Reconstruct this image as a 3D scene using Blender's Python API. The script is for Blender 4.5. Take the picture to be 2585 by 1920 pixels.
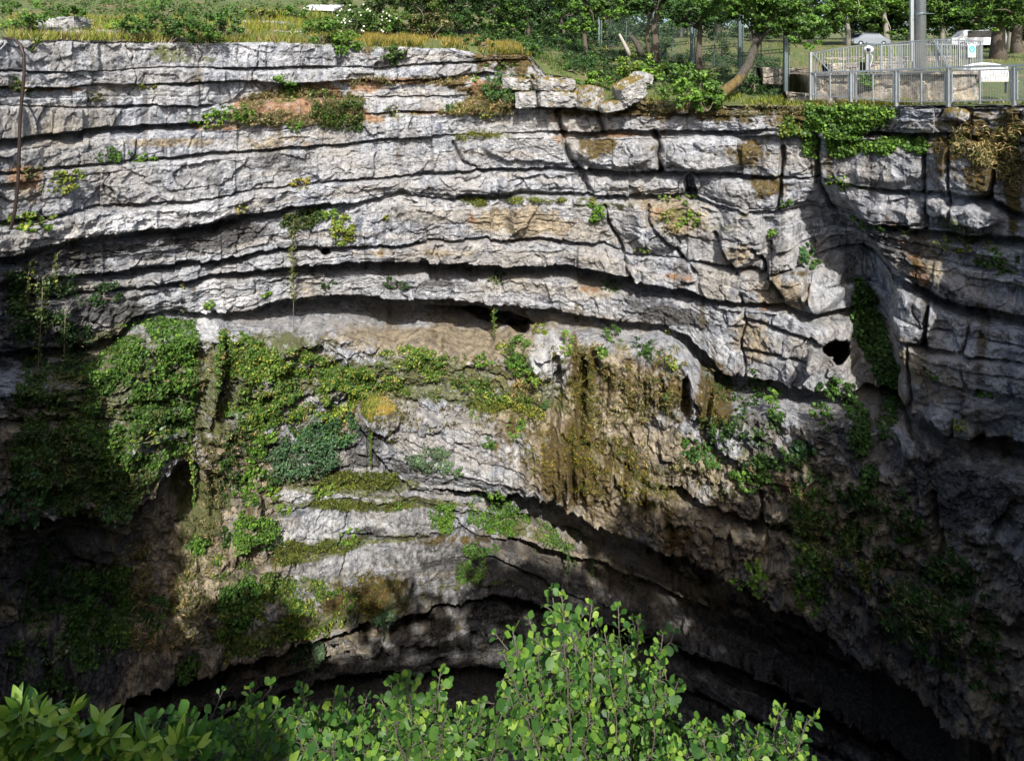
import bpy, bmesh, math, random, os
import numpy as np
from mathutils import Vector, Matrix
rnd = random.Random(7)
RS = np.random.RandomState(11)
SC = bpy.context.scene
COL = SC.collection
for o in list(bpy.data.objects):
    bpy.data.objects.remove(o)

# ------------------------------------------------------------------ camera, sky, sun, exposure
# the photograph has been straightened: a level camera with the lens shifted down
F, CX, HOR, PW, PH = 1500.0, 1292.5, 200.0, 2585.0, 1920.0     # focal length and horizon row in photo pixels
cam_d = bpy.data.cameras.new('camera'); cam = bpy.data.objects.new('camera', cam_d); COL.objects.link(cam)
cam.rotation_euler = (math.radians(90), 0, 0)
cam_d.sensor_fit = 'HORIZONTAL'; cam_d.sensor_width = 36.0
cam_d.lens = 36.0 * F / PW
cam_d.shift_y = -(PH / 2 - HOR) / PW
cam_d.clip_start = 0.05; cam_d.clip_end = 1500
SC.camera = cam

SUN_EL, SUN_AZ = 43.0, 174.0       # azimuth of the sun, clockwise from +Y: behind the camera, a little to its right
w = bpy.data.worlds.new('World'); SC.world = w; w.use_nodes = True
nt = w.node_tree; nt.nodes.clear()
sky = nt.nodes.new('ShaderNodeTexSky'); sky.sky_type = 'NISHITA'; sky.sun_disc = False
sky.sun_elevation = math.radians(SUN_EL); sky.sun_rotation = math.radians(SUN_AZ)
sky.air_density = 1.0; sky.dust_density = 3.0
bg = nt.nodes.new('ShaderNodeBackground'); bg.inputs['Strength'].default_value = 0.14
wo = nt.nodes.new('ShaderNodeOutputWorld')
nt.links.new(sky.outputs[0], bg.inputs['Color']); nt.links.new(bg.outputs[0], wo.inputs['Surface'])
sl = bpy.data.lights.new('sun', 'SUN'); sl.energy = 4.0; sl.angle = math.radians(0.5); sl.color = (1.0, 0.975, 0.935)
sun = bpy.data.objects.new('sun', sl); COL.objects.link(sun)
_az, _el = math.radians(SUN_AZ), math.radians(SUN_EL)
SUN_DIR = Vector((math.sin(_az) * math.cos(_el), math.cos(_az) * math.cos(_el), math.sin(_el)))   # towards the sun
sun.rotation_euler = SUN_DIR.to_track_quat('Z', 'Y').to_euler()
vs = SC.view_settings; vs.view_transform = 'Standard'; vs.look = 'None'; vs.exposure = 0.74; vs.gamma = 1.0
SC.cycles.max_bounces = 6; SC.cycles.diffuse_bounces = 3; SC.cycles.glossy_bounces = 2; SC.cycles.transmission_bounces = 3
SC.cycles.transparent_max_bounces = 6

# ------------------------------------------------------------------ small numeric helpers
def wpt(px, py, D):
    return Vector(((px - CX) / F * D, D, -(py - HOR) / F * D))
def ip(x, pts):
    a = np.array(pts, dtype=float)
    return np.interp(x, a[:, 0], a[:, 1])
def smooth(t):
    t = np.clip(t, 0, 1); return t * t * (3 - 2 * t)
def _h(ix, iy, seed):
    n = (ix.astype(np.int64) * 374761393 + iy.astype(np.int64) * 668265263 + seed * 974634777) & 0xffffffff
    n = ((n ^ (n >> 13)) * 1274126177) & 0xffffffff
    n = ((n ^ (n >> 16)) * 2246822519) & 0xffffffff
    return ((n ^ (n >> 15)) & 0xffffff).astype(np.float32) / np.float32(0xffffff)
def vn(x, y, seed=0):                       # value noise in -1..1
    x = np.asarray(x, dtype=np.float64); y = np.asarray(y, dtype=np.float64)
    ix = np.floor(x); iy = np.floor(y); fx = (x - ix).astype(np.float32); fy = (y - iy).astype(np.float32)
    ux = fx * fx * (3 - 2 * fx); uy = fy * fy * (3 - 2 * fy)
    ix = ix.astype(np.int64); iy = iy.astype(np.int64)
    a = _h(ix, iy, seed); b = _h(ix + 1, iy, seed); c = _h(ix, iy + 1, seed); d = _h(ix + 1, iy + 1, seed)
    return ((a + (b - a) * ux) * (1 - uy) + (c + (d - c) * ux) * uy) * 2 - 1
def fbm(x, y, seed=0, oc=4, gain=0.5):
    s = 0; a = 1.0; t = 0
    for i in range(oc):
        s = s + a * vn(x * 2 ** i + 13.7 * i, y * 2 ** i - 7.3 * i, seed + i); t += a; a *= gain
    return s / t
def ridge(x, y, seed=0, oc=4):
    s = 0; a = 1.0; t = 0
    for i in range(oc):
        s = s + a * (1 - 2 * np.abs(vn(x * 2 ** i, y * 2 ** i, seed + i))); t += a; a *= 0.5
    return s / t
def facets(x, y, seed, tilt=1.0):           # broken planar facets: every cell is a tilted plane of its own
    x = np.asarray(x, dtype=np.float64); y = np.asarray(y, dtype=np.float64)
    ix = np.floor(x).astype(np.int64); iy = np.floor(y).astype(np.int64)
    best = np.full(x.shape, 1e9, np.float32); sec = best.copy(); val = np.zeros(x.shape, np.float32)
    for dx in (-1, 0, 1):
        for dy in (-1, 0, 1):
            cx = ix + dx; cy = iy + dy
            jx = cx + _h(cx, cy, seed); jy = cy + _h(cx, cy, seed + 1)
            ex = (x - jx).astype(np.float32); ey = (y - jy).astype(np.float32)
            d = ex * ex + ey * ey
            p = (_h(cx, cy, seed + 2) - .5) * 1.2 + tilt * ((_h(cx, cy, seed + 3) - .5) * 2 * ex + (_h(cx, cy, seed + 4) - .5) * 2 * ey)
            m = d < best
            sec = np.where(m, best, np.minimum(sec, d)); val = np.where(m, p, val); best = np.where(m, d, best)
    edge = np.sqrt(sec) - np.sqrt(best)
    return val, edge

# ------------------------------------------------------------------ scene helpers
def tag(o, label=None, cat=None, group=None, kind=None):
    if label: o['label'] = label
    if cat: o['category'] = cat
    if group: o['group'] = group
    if kind: o['kind'] = kind
    return o
def empty(name, loc=(0, 0, 0), rz=0.0):
    o = bpy.data.objects.new(name, None); COL.objects.link(o); o.location = loc; o.rotation_euler = (0, 0, rz)
    o.empty_display_size = 0.2
    return o
def link(name, me, mats=None, parent=None):
    o = bpy.data.objects.new(name, me); COL.objects.link(o)
    if mats is not None:
        for m in (mats if isinstance(mats, (list, tuple)) else [mats]):
            me.materials.append(m)
    if parent is not None: o.parent = parent
    return o
def np_mesh(name, V, Fq=None, Ft=None, smooth_=False):
    me = bpy.data.meshes.new(name)
    V = np.asarray(V, dtype=np.float32)
    loops = []; starts = []; tot = []
    n = 0
    if Fq is not None and len(Fq):
        Fq = np.asarray(Fq, dtype=np.int32); loops.append(Fq.ravel()); starts.append(n + 4 * np.arange(len(Fq))); tot.append(np.full(len(Fq), 4)); n += 4 * len(Fq)
    if Ft is not None and len(Ft):
        Ft = np.asarray(Ft, dtype=np.int32); loops.append(Ft.ravel()); starts.append(n + 3 * np.arange(len(Ft))); tot.append(np.full(len(Ft), 3)); n += 3 * len(Ft)
    L = np.concatenate(loops).astype(np.int32); S = np.concatenate(starts).astype(np.int32); T = np.concatenate(tot).astype(np.int32)
    me.vertices.add(len(V)); me.vertices.foreach_set('co', V.ravel())
    me.loops.add(len(L)); me.loops.foreach_set('vertex_index', L)
    me.polygons.add(len(S)); me.polygons.foreach_set('loop_start', S); me.polygons.foreach_set('loop_total', T)
    if smooth_: me.polygons.foreach_set('use_smooth', np.ones(len(S), dtype=bool))
    me.update(calc_edges=True); me.validate(verbose=False)
    return me
def vcol(me, name, rgba):
    a = me.color_attributes.new(name, 'FLOAT_COLOR', 'POINT')
    a.data.foreach_set('color', np.asarray(rgba, dtype=np.float32).ravel())
def grid_faces(R, C):
    i = (np.arange(R - 1)[:, None] * C + np.arange(C - 1)[None, :]).ravel()
    return np.stack([i, i + C, i + C + 1, i + 1], 1)

class MB:                                   # collects boxes, tubes and prisms into one mesh
    def __init__(s): s.v = []; s.f = []; s.sm = []
    def add(s, vs, fs, sm=False):
        n = len(s.v); s.v += [tuple(v) for v in vs]; s.f += [tuple(n + i for i in f) for f in fs]; s.sm += [sm] * len(fs)
    def box(s, c, d, rz=0.0, rx=0.0, ry=0.0):
        m = Matrix.Translation(Vector(c)) @ Matrix.Rotation(rz, 4, 'Z') @ Matrix.Rotation(ry, 4, 'Y') @ Matrix.Rotation(rx, 4, 'X')
        p = [m @ Vector((x * d[0] / 2, y * d[1] / 2, z * d[2] / 2)) for z in (-1, 1) for y in (-1, 1) for x in (-1, 1)]
        s.add(p, [(0, 2, 3, 1), (4, 5, 7, 6), (0, 1, 5, 4), (2, 6, 7, 3), (0, 4, 6, 2), (1, 3, 7, 5)])
    def bar(s, a, b, w, h=None):
        a = Vector(a); b = Vector(b); h = h or w; d = (b - a)
        if d.length < 1e-6: return
        z = d.normalized(); x = Vector((0, 0, 1)).cross(z)
        x = Vector((1, 0, 0)) if x.length < 1e-3 else x.normalized()
        y = z.cross(x)
        p = [q + x * (i * w / 2) + y * (j * h / 2) for q in (a, b) for j in (-1, 1) for i in (-1, 1)]
        s.add(p, [(0, 2, 3, 1), (4, 5, 7, 6), (0, 1, 5, 4), (2, 6, 7, 3), (0, 4, 6, 2), (1, 3, 7, 5)])
    def tube(s, pts, rad, n=8, cap=True):
        pts = [Vector(p) for p in pts]
        if not isinstance(rad, (list, tuple)): rad = [rad] * len(pts)
        ref = None; vs = []
        for i, p in enumerate(pts):
            t = (pts[min(i + 1, len(pts) - 1)] - pts[max(i - 1, 0)])
            t = t.normalized() if t.length > 1e-9 else Vector((0, 0, 1))
            if ref is None:
                ref = t.orthogonal().normalized()
            ref = (ref - t * ref.dot(t)); ref = ref.normalized() if ref.length > 1e-6 else t.orthogonal().normalized()
            bi = t.cross(ref)
            for k in range(n):
                a = 2 * math.pi * k / n
                vs.append(p + (ref * math.cos(a) + bi * math.sin(a)) * rad[i])
        fs = [(i * n + k, i * n + (k + 1) % n, (i + 1) * n + (k + 1) % n, (i + 1) * n + k) for i in range(len(pts) - 1) for k in range(n)]
        if cap: fs += [tuple(range(n - 1, -1, -1)), tuple((len(pts) - 1) * n + k for k in range(n))]
        s.add(vs, fs, True)
    def build(s, name, mat, parent=None):
        me = bpy.data.meshes.new(name); me.from_pydata(s.v, [], s.f)
        me.polygons.foreach_set('use_smooth', s.sm); me.update()
        return link(name, me, mat, parent)

# ------------------------------------------------------------------ materials
def newmat(name):
    m = bpy.data.materials.new(name); m.use_nodes = True; n = m.node_tree; n.nodes.clear()
    out = n.nodes.new('ShaderNodeOutputMaterial'); b = n.nodes.new('ShaderNodeBsdfPrincipled')
    n.links.new(b.outputs[0], out.inputs['Surface'])
    return m, n, b
def nd(n, typ, **kw):
    x = n.nodes.new(typ)
    for k, v in kw.items():
        if k.startswith('i_'): x.inputs[int(k[2:]) if k[2:].isdigit() else k[2:]].default_value = v
        else: setattr(x, k, v)
    return x
def mixc(n, fac, a, b, mode='MIX'):
    m = n.nodes.new('ShaderNodeMix'); m.data_type = 'RGBA'; m.blend_type = mode
    for s, v in ((m.inputs[0], fac), (m.inputs[6], a), (m.inputs[7], b)):
        if isinstance(v, bpy.types.NodeSocket): n.links.new(v, s)
        else: s.default_value = (tuple(v) + (1,) if isinstance(v, (tuple, list)) and len(v) == 3 else v)
    return m.outputs[2]
def ramp(n, src, p0, p1, c0=(0, 0, 0, 1), c1=(1, 1, 1, 1)):
    r = n.nodes.new('ShaderNodeValToRGB'); e = r.color_ramp.elements
    e[0].position = p0; e[0].color = c0; e[1].position = p1; e[1].color = c1
    n.links.new(src, r.inputs[0]); return r.outputs[0]
def noise(n, co, scale, detail=4, rough=0.55, dist=0.0):
    t = nd(n, 'ShaderNodeTexNoise'); t.inputs['Scale'].default_value = scale; t.inputs['Detail'].default_value = detail
    t.inputs['Roughness'].default_value = rough; t.inputs['Distortion'].default_value = dist
    n.links.new(co, t.inputs['Vector']); return t.outputs['Fac']
def mapping(n, co, sc):
    m = nd(n, 'ShaderNodeMapping'); m.inputs['Scale'].default_value = sc; n.links.new(co, m.inputs['Vector']); return m.outputs[0]
def simple(name, col, rough=0.6, metal=0.0, var=0.15, scale=8.0, bump=0.0):
    m, n, b = newmat(name)
    tc = nd(n, 'ShaderNodeTexCoord'); f = noise(n, tc.outputs['Object'], scale, 5)
    c = mixc(n, f, tuple(max(0, x * (1 - var)) for x in col), tuple(min(1, x * (1 + var)) for x in col))
    n.links.new(c, b.inputs['Base Color']); b.inputs['Roughness'].default_value = rough; b.inputs['Metallic'].default_value = metal
    if bump:
        bp = nd(n, 'ShaderNodeBump'); bp.inputs['Strength'].default_value = bump; bp.inputs['Distance'].default_value = 0.02
        n.links.new(f, bp.inputs['Height']); n.links.new(bp.outputs[0], b.inputs['Normal'])
    return m
def leafmat(name, rough=0.45, trans=0.25):
    # leaf colour comes from a per-leaf attribute (every leaf its own green)
    m, n, b = newmat(name)
    at = nd(n, 'ShaderNodeAttribute', attribute_name='tint')
    tc = nd(n, 'ShaderNodeTexCoord'); f = noise(n, tc.outputs['Object'], 30.0, 3)
    c = mixc(n, f, (0.75, 0.78, 0.7), (1.2, 1.18, 1.2)); c2 = mixc(n, 1.0, at.outputs['Color'], c, 'MULTIPLY')
    n.links.new(c2, b.inputs['Base Color']); b.inputs['Roughness'].default_value = rough
    b.inputs['Specular IOR Level'].default_value = 0.35
    tr = nd(n, 'ShaderNodeBsdfTranslucent'); n.links.new(mixc(n, 1.0, c2, (1.3, 1.5, 0.5), 'MULTIPLY'), tr.inputs['Color'])
    mx = nd(n, 'ShaderNodeMixShader'); mx.inputs[0].default_value = trans
    out = [x for x in n.nodes if x.type == 'OUTPUT_MATERIAL'][0]
    n.links.new(b.outputs[0], mx.inputs[1]); n.links.new(tr.outputs[0], mx.inputs[2]); n.links.new(mx.outputs[0], out.inputs['Surface'])
    return m
# ================================================================== the rock wall of the sinkhole
# Bedding planes as they run round the wall, top to bottom.  Every row: (x, y) where the plane is seen, how far
# the bed above juts out (metres from the mean wall) and how deep the hollow under it is.
D0P = [(-420, 16.5), (-200, 19.5), (0, 22.5), (300, 26), (600, 28.8), (900, 30.5), (1200, 31), (1500, 30.2), (1800, 28), (2100, 25), (2400, 21.7), (2600, 19.6), (2800, 17), (3020, 14)]
RIM = dict(y=[(-420, 92), (23, 100), (105, 101), (271, 103), (387, 106), (542, 110), (697, 107), (845, 110), (858, 122), (870, 116), (1015, 120), (1154, 124), (1209, 136), (1325, 136), (1348, 151), (1375, 186), (1440, 196), (1462, 240), (1490, 262), (1519, 268), (1635, 266), (1720, 267), (1934, 267), (2031, 271), (2253, 268), (2560, 266), (3020, 262)],
           out=[(0, -.1), (1300, -.1), (1400, .2), (3020, 0)], s=[(0, 0)])
CUR = [
 dict(y=[(-420, 172), (23, 176), (128, 180), (271, 178), (407, 167), (581, 170), (821, 165), (868, 167), (957, 170), (1077, 159), (1201, 153), (1329, 150), (1348, 160), (1400, 200), (1460, 245), (1500, 266), (1600, 270), (3020, 266)],
      out=[(0, .1), (1300, .1), (1500, .1)], s=[(0, .35), (300, .15), (520, .2), (581, .45), (821, .45), (860, .2), (957, .4), (1200, .35), (1330, .1), (1400, 0)]),
 dict(y=[(-420, 214), (23, 217), (77, 221), (167, 221), (240, 211), (387, 211), (523, 205), (651, 203), (721, 211), (903, 200), (976, 203), (1092, 198), (1197, 184), (1224, 180), (1300, 190), (1360, 205), (1440, 222), (1480, 258), (1520, 271), (3020, 270)],
      out=[(0, .05), (1200, .2), (1400, .1), (1500, .1)], s=[(0, .5), (167, .5), (240, .25), (387, .25), (523, .55), (721, .65), (800, .15), (903, .35), (1092, .5), (1224, .9), (1260, .1), (1400, .05), (1500, 0)]),
 dict(y=[(-420, 258), (23, 262), (150, 268), (252, 271), (337, 265), (523, 265), (560, 262), (640, 250), (760, 240), (868, 243), (965, 242), (1100, 240), (1193, 236), (1294, 229), (1356, 229), (1440, 236), (1480, 262), (1520, 273), (3020, 273)],
      out=[(0, 0), (523, .05), (560, -.35), (860, -.35), (900, 0), (1294, .3), (1440, .3), (1500, .1)], s=[(0, .05), (252, .2), (337, .5), (523, .5), (545, .0), (868, .05), (965, .25), (1193, .2), (1285, .2), (1300, 1.0), (1360, 1.0), (1440, .3), (1500, 0)]),
 dict(y=[(-420, 352), (23, 349), (70, 343), (186, 329), (271, 320), (426, 312), (504, 306), (600, 310), (700, 312), (800, 296), (880, 288), (1007, 279), (1123, 281), (1250, 272), (1310, 267), (1460, 267), (1520, 276), (3020, 277)],
      out=[(0, .1), (500, .1), (600, .35), (860, .4), (1000, .1), (1300, .4), (1440, .4), (1520, .2)], s=[(0, .8), (186, 1.1), (500, 1.0), (545, .1), (900, .1), (1007, .4), (1123, .4), (1240, .1), (1300, .5), (1440, .5), (1520, 0)]),
 dict(y=[(-420, 450), (23, 438), (136, 418), (248, 411), (349, 403), (411, 397), (484, 387), (659, 376), (725, 368), (860, 362), (899, 355), (996, 347), (1131, 339), (1247, 335), (1402, 331), (1511, 331), (1608, 327), (1712, 328), (1876, 327), (1934, 321), (2031, 327), (2214, 334), (2303, 336), (2389, 334), (2480, 342), (2560, 354), (3020, 400)],
      out=[(0, .2), (3020, .3)], s=[(0, .4), (248, .35), (330, .25), (450, .5), (800, .55), (1100, .4), (1240, .25), (1380, .3), (1410, 1.0), (1500, .9), (1720, .9), (1900, .7), (1950, .1), (2100, .1), (2190, .8), (2303, 1.0), (2389, .5), (2560, .4)]),
 dict(y=[(-420, 600), (23, 556), (136, 539), (271, 515), (387, 506), (504, 500), (639, 478), (760, 466), (860, 453), (1015, 442), (1150, 430), (1201, 426), (1309, 422), (1414, 420), (1441, 424), (1596, 430), (1670, 428), (1720, 432), (1848, 436), (1973, 443), (2050, 447), (2148, 463), (2226, 475), (2331, 482), (2401, 482), (2498, 496), (2560, 533), (3020, 600)],
      out=[(0, .3), (600, .4), (1150, .25), (1420, .3), (1800, .5), (2050, .3), (2300, .3)], s=[(0, .5), (200, .3), (500, .35), (639, .2), (860, .3), (1100, .5), (1414, .7), (1500, 1.0), (1700, 1.1), (1850, .9), (1980, .4), (2050, .3), (2200, .4), (2400, .5), (2560, .9)]),
 dict(y=[(-420, 690), (25, 645), (110, 622), (200, 602), (330, 584), (450, 571), (535, 560), (582, 541), (699, 532), (735, 521), (795, 516), (883, 511), (956, 499), (1015, 486), (1069, 495), (1150, 500), (1240, 500), (1325, 486), (1480, 486), (1635, 494), (1700, 492), (1728, 482), (1800, 510), (1887, 533), (1969, 535), (2031, 533), (2109, 541), (2187, 564), (2264, 572), (2331, 578), (2459, 595), (2560, 603), (3020, 680)],
      out=[(0, .7), (600, .9), (860, .7), (1100, .3), (1500, .3), (1800, .5), (2300, .5)], s=[(0, 1.4), (200, 1.5), (450, 1.8), (700, 1.5), (800, 1.1), (900, .6), (1000, .35), (1300, .35), (1480, .7), (1635, .9), (1728, .9), (1800, .4), (2050, .3), (2187, .8), (2331, 1.1), (2560, 1.0)]),
 dict(y=[(-420, 740), (23, 705), (148, 694), (201, 690), (283, 685), (378, 672), (456, 667), (504, 659), (535, 653), (598, 647), (645, 634), (699, 625), (764, 622), (820, 618), (940, 618), (1009, 615), (1066, 606), (1135, 604), (1230, 598), (1300, 602), (1357, 598), (1420, 601), (1477, 608), (1520, 614), (1571, 640), (1700, 650), (1830, 664), (1926, 679), (2040, 668), (2110, 645), (2150, 640), (2212, 658), (2256, 692), (2335, 727), (2430, 768), (2560, 790), (3020, 900)],
      out=[(0, .1), (500, .2), (1000, .4), (1500, .5), (2000, .5), (2110, .0), (2220, .5), (2560, .5)], s=[(0, .3), (148, .7), (300, 1.1), (600, 1.1), (900, .8), (1135, .5), (1300, .6), (1420, .7), (1500, .6), (1560, .2), (1700, .2), (1800, .4), (1926, .6), (2000, .2), (2150, .2), (2212, 1.1), (2335, 1.3), (2560, 1.0)]),
 dict(y=[(-420, 790), (23, 748), (250, 730), (390, 714), (472, 705), (535, 694), (598, 685), (679, 675), (735, 667), (827, 661), (915, 658), (1009, 661), (1072, 659), (1167, 659), (1245, 666), (1300, 666), (1389, 667), (1430, 667), (1530, 683), (1584, 693), (1609, 705), (1672, 715), (1735, 724), (1767, 740), (1860, 762), (1979, 765), (2005, 775), (2052, 795), (2108, 806), (2200, 812), (2344, 862), (2450, 880), (2560, 900), (3020, 1010)],
      out=[(0, -.2), (400, 0), (1000, .4), (1500, .7), (1750, .8), (2000, .8), (2200, .3), (2560, .5)], s=[(0, .2), (390, .6), (535, 1.1), (735, 1.5), (827, 2.5), (1300, 2.8), (1530, 2.5), (1735, 1.5), (1814, .9), (1979, .7), (2052, 1.0), (2120, .9), (2180, .2), (2344, .7), (2420, .2)]),
 dict(y=[(-420, 930), (23, 890), (104, 880), (201, 867), (299, 842), (330, 800), (409, 784), (491, 787), (535, 785), (617, 785), (672, 766), (726, 751), (805, 745), (883, 744), (946, 749), (1009, 752), (1072, 754), (1135, 757), (1230, 765), (1300, 773), (1357, 778), (1483, 795), (1546, 803), (1609, 812), (1672, 822), (1735, 840), (1782, 890), (1813, 930), (1841, 948), (1906, 955), (1964, 960), (2020, 981), (2052, 988), (2100, 988), (2180, 1000), (2253, 1023), (2303, 1052), (2405, 1087), (2475, 1093), (2564, 1112), (3020, 1260)],
      out=[(0, 0), (299, .2), (500, -.1), (800, -.3), (1000, -.4), (1300, 0), (1500, .3), (1735, .5), (2052, 1.0), (2180, .5), (2300, 1.0), (2560, .8)], s=[(0, .9), (299, .9), (409, .5), (617, 1.4), (726, 3.0), (900, 3.8), (1230, 4.4), (1357, 2.6), (1483, 1.5), (1700, .9), (1767, 1.8), (1906, 2.2), (2052, 1.6), (2150, .6), (2253, 1.3), (2475, 1.6), (2560, 1.4)]),
 # J: nose of the overgrown ramp; on the right a diagonal lip
 dict(y=[(-420, 1090), (23, 1060), (300, 1050), (480, 1050), (650, 1060), (800, 1035), (900, 1008), (1000, 1003), (1140, 1020), (1300, 1052), (1400, 1085), (1500, 1115), (1580, 1152), (1622, 1184), (1678, 1220), (1749, 1246), (1819, 1283), (1904, 1311), (2009, 1335), (2100, 1372), (2300, 1450), (2560, 1590), (3020, 1820)],
      out=[(0, 1.8), (300, 2.2), (600, 1.6), (900, 1.0), (1200, 1.2), (1500, 1.8), (1700, 2.2), (2000, 2.4), (2560, 2.2)], s=[(0, .1), (1500, .1), (1600, .5), (1678, 1.2), (1904, 1.2), (2009, .7), (2100, .2), (2560, .1)]),
 dict(y=[(-420, 1360), (23, 1312), (77, 1307), (155, 1310), (248, 1314), (310, 1310), (349, 1277), (387, 1244), (407, 1196), (438, 1179), (477, 1167), (540, 1188), (650, 1200), (742, 1195), (845, 1189), (893, 1182), (978, 1187), (1031, 1220), (1060, 1232), (1119, 1236), (1148, 1222), (1198, 1231), (1230, 1241), (1267, 1231), (1300, 1236), (1327, 1248), (1369, 1255), (1411, 1283), (1481, 1318), (1552, 1343), (1622, 1374), (1693, 1410), (1798, 1457), (1869, 1473), (1960, 1513), (2016, 1552), (2070, 1587), (2167, 1642), (2206, 1677), (2264, 1716), (2342, 1774), (2459, 1863), (2560, 1930), (3020, 2200)],
      out=[(0, 2.4), (350, 2.6), (480, 1.8), (700, 1.3), (900, 1.1), (1050, 1.6), (1230, 2.0), (1500, 2.6), (2000, 3.0), (2560, 3.0)], s=[(0, 1.6), (155, 2.2), (349, 2.4), (407, 1.8), (477, .9), (530, .1), (700, .1), (742, .3), (980, .35), (1041, .4), (1110, .5), (1148, 1.6), (1230, 1.8), (1330, 2.4), (1450, 5.2), (2560, 6.0)]),
 dict(y=[(-420, 1420), (23, 1370), (400, 1330), (600, 1300), (751, 1279), (820, 1262), (861, 1257), (899, 1261), (934, 1269), (984, 1273), (1053, 1260), (1078, 1271), (1123, 1283), (1167, 1288), (1192, 1283), (1230, 1285), (1267, 1296), (1300, 1304), (1362, 1314), (1420, 1345), (1552, 1385), (1693, 1445), (2016, 1590), (2264, 1750), (2560, 1960), (3020, 2240)],
      out=[(0, 1.0), (400, .9), (650, 1.2), (751, 1.6), (1100, 1.5), (1300, .8), (1450, -2.2), (2560, -2.6)], s=[(0, 0), (650, .1), (751, .35), (1000, .45), (1060, .15), (1123, .45), (1230, .4), (1300, .5), (1450, .1)]),
 dict(y=[(-420, 1500), (23, 1450), (400, 1420), (600, 1418), (691, 1403), (735, 1393), (789, 1384), (839, 1371), (877, 1350), (934, 1356), (971, 1345), (1012, 1349), (1072, 1353), (1119, 1348), (1160, 1330), (1198, 1343), (1245, 1352), (1291, 1352), (1369, 1381), (1481, 1410), (1594, 1440), (1693, 1476), (1850, 1550), (2016, 1640), (2264, 1800), (2560, 2010), (3020, 2300)],
      out=[(0, .6), (400, .8), (650, 1.6), (735, 2.0), (1100, 1.9), (1291, .8), (1481, -.6), (1694, -1.4), (2560, -1.8)], s=[(0, .1), (600, .1), (735, .35), (960, .45), (1119, .3), (1198, .5), (1270, 1.2), (1369, 1.8), (1594, 1.6), (1800, .8), (2560, .6)]),
 dict(y=[(-420, 1600), (23, 1570), (400, 1540), (600, 1505), (691, 1492), (830, 1478), (1000, 1440), (1150, 1405), (1247, 1402), (1306, 1431), (1364, 1458), (1422, 1482), (1480, 1508), (1600, 1545), (1720, 1590), (1900, 1670), (2100, 1770), (2560, 2060), (3020, 2350)],
      out=[(0, .8), (400, 1.4), (691, 2.2), (1000, 2.4), (1247, 1.4), (1422, .0), (1900, -.8), (2560, -1.2)], s=[(0, .2), (600, .1), (1150, .2), (1247, .6), (1364, 1.2), (1480, 1.4), (1900, 1.0)]),
 dict(y=[(-420, 2050), (23, 1905), (150, 1835), (279, 1757), (333, 1739), (391, 1741), (438, 1724), (461, 1729), (504, 1714), (562, 1682), (659, 1656), (717, 1644), (860, 1597), (899, 1586), (988, 1559), (1034, 1547), (1077, 1540), (1182, 1520), (1228, 1512), (1298, 1509), (1364, 1524), (1440, 1552), (1538, 1582), (1674, 1613), (1720, 1627), (1813, 1672), (1953, 1735), (2047, 1785), (2200, 1862), (2400, 1970), (2560, 2100), (3020, 2400)],
      out=[(0, 1.6), (300, 2.0), (600, 2.8), (860, 3.0), (1228, 2.4), (1440, 1.0), (1720, .4), (2400, .2)], s=[(0, 3.0), (400, 3.4), (717, 3.6), (1000, 3.4), (1228, 3.2), (1364, 2.6), (1720, 2.8), (2400, 2.8)]),
 dict(y=[(-420, 2150), (23, 1995), (300, 1868), (500, 1790), (700, 1708), (860, 1645), (976, 1629), (1112, 1615), (1200, 1600), (1298, 1594), (1400, 1618), (1600, 1675), (1900, 1800), (2100, 1890), (2300, 1990), (2560, 2160), (3020, 2450)],
      out=[(0, .2), (860, .8), (1298, .2), (1900, -1.2)], s=[(0, 1.0), (700, 1.6), (1000, 1.6), (1298, 1.2), (2560, 1.0)]),
 dict(y=[(-420, 2250), (23, 2060), (300, 1935), (600, 1795), (760, 1725), (860, 1697), (976, 1687), (1131, 1694), (1267, 1690), (1400, 1712), (1600, 1775), (1900, 1905), (2300, 2080), (3020, 2500)],
      out=[(0, 0), (860, .5), (1900, -1.6)], s=[(0, 1.0), (860, 1.6), (1900, 1.2)]),
 dict(y=[(-420, 2500), (1300, 2150), (3020, 2700)], out=[(0, 1.0)], s=[(0, 1.0)]),
 dict(y=[(-420, 3300), (1300, 2700), (3020, 3500)], out=[(0, 1.0)], s=[(0, 0)]),
]
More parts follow.
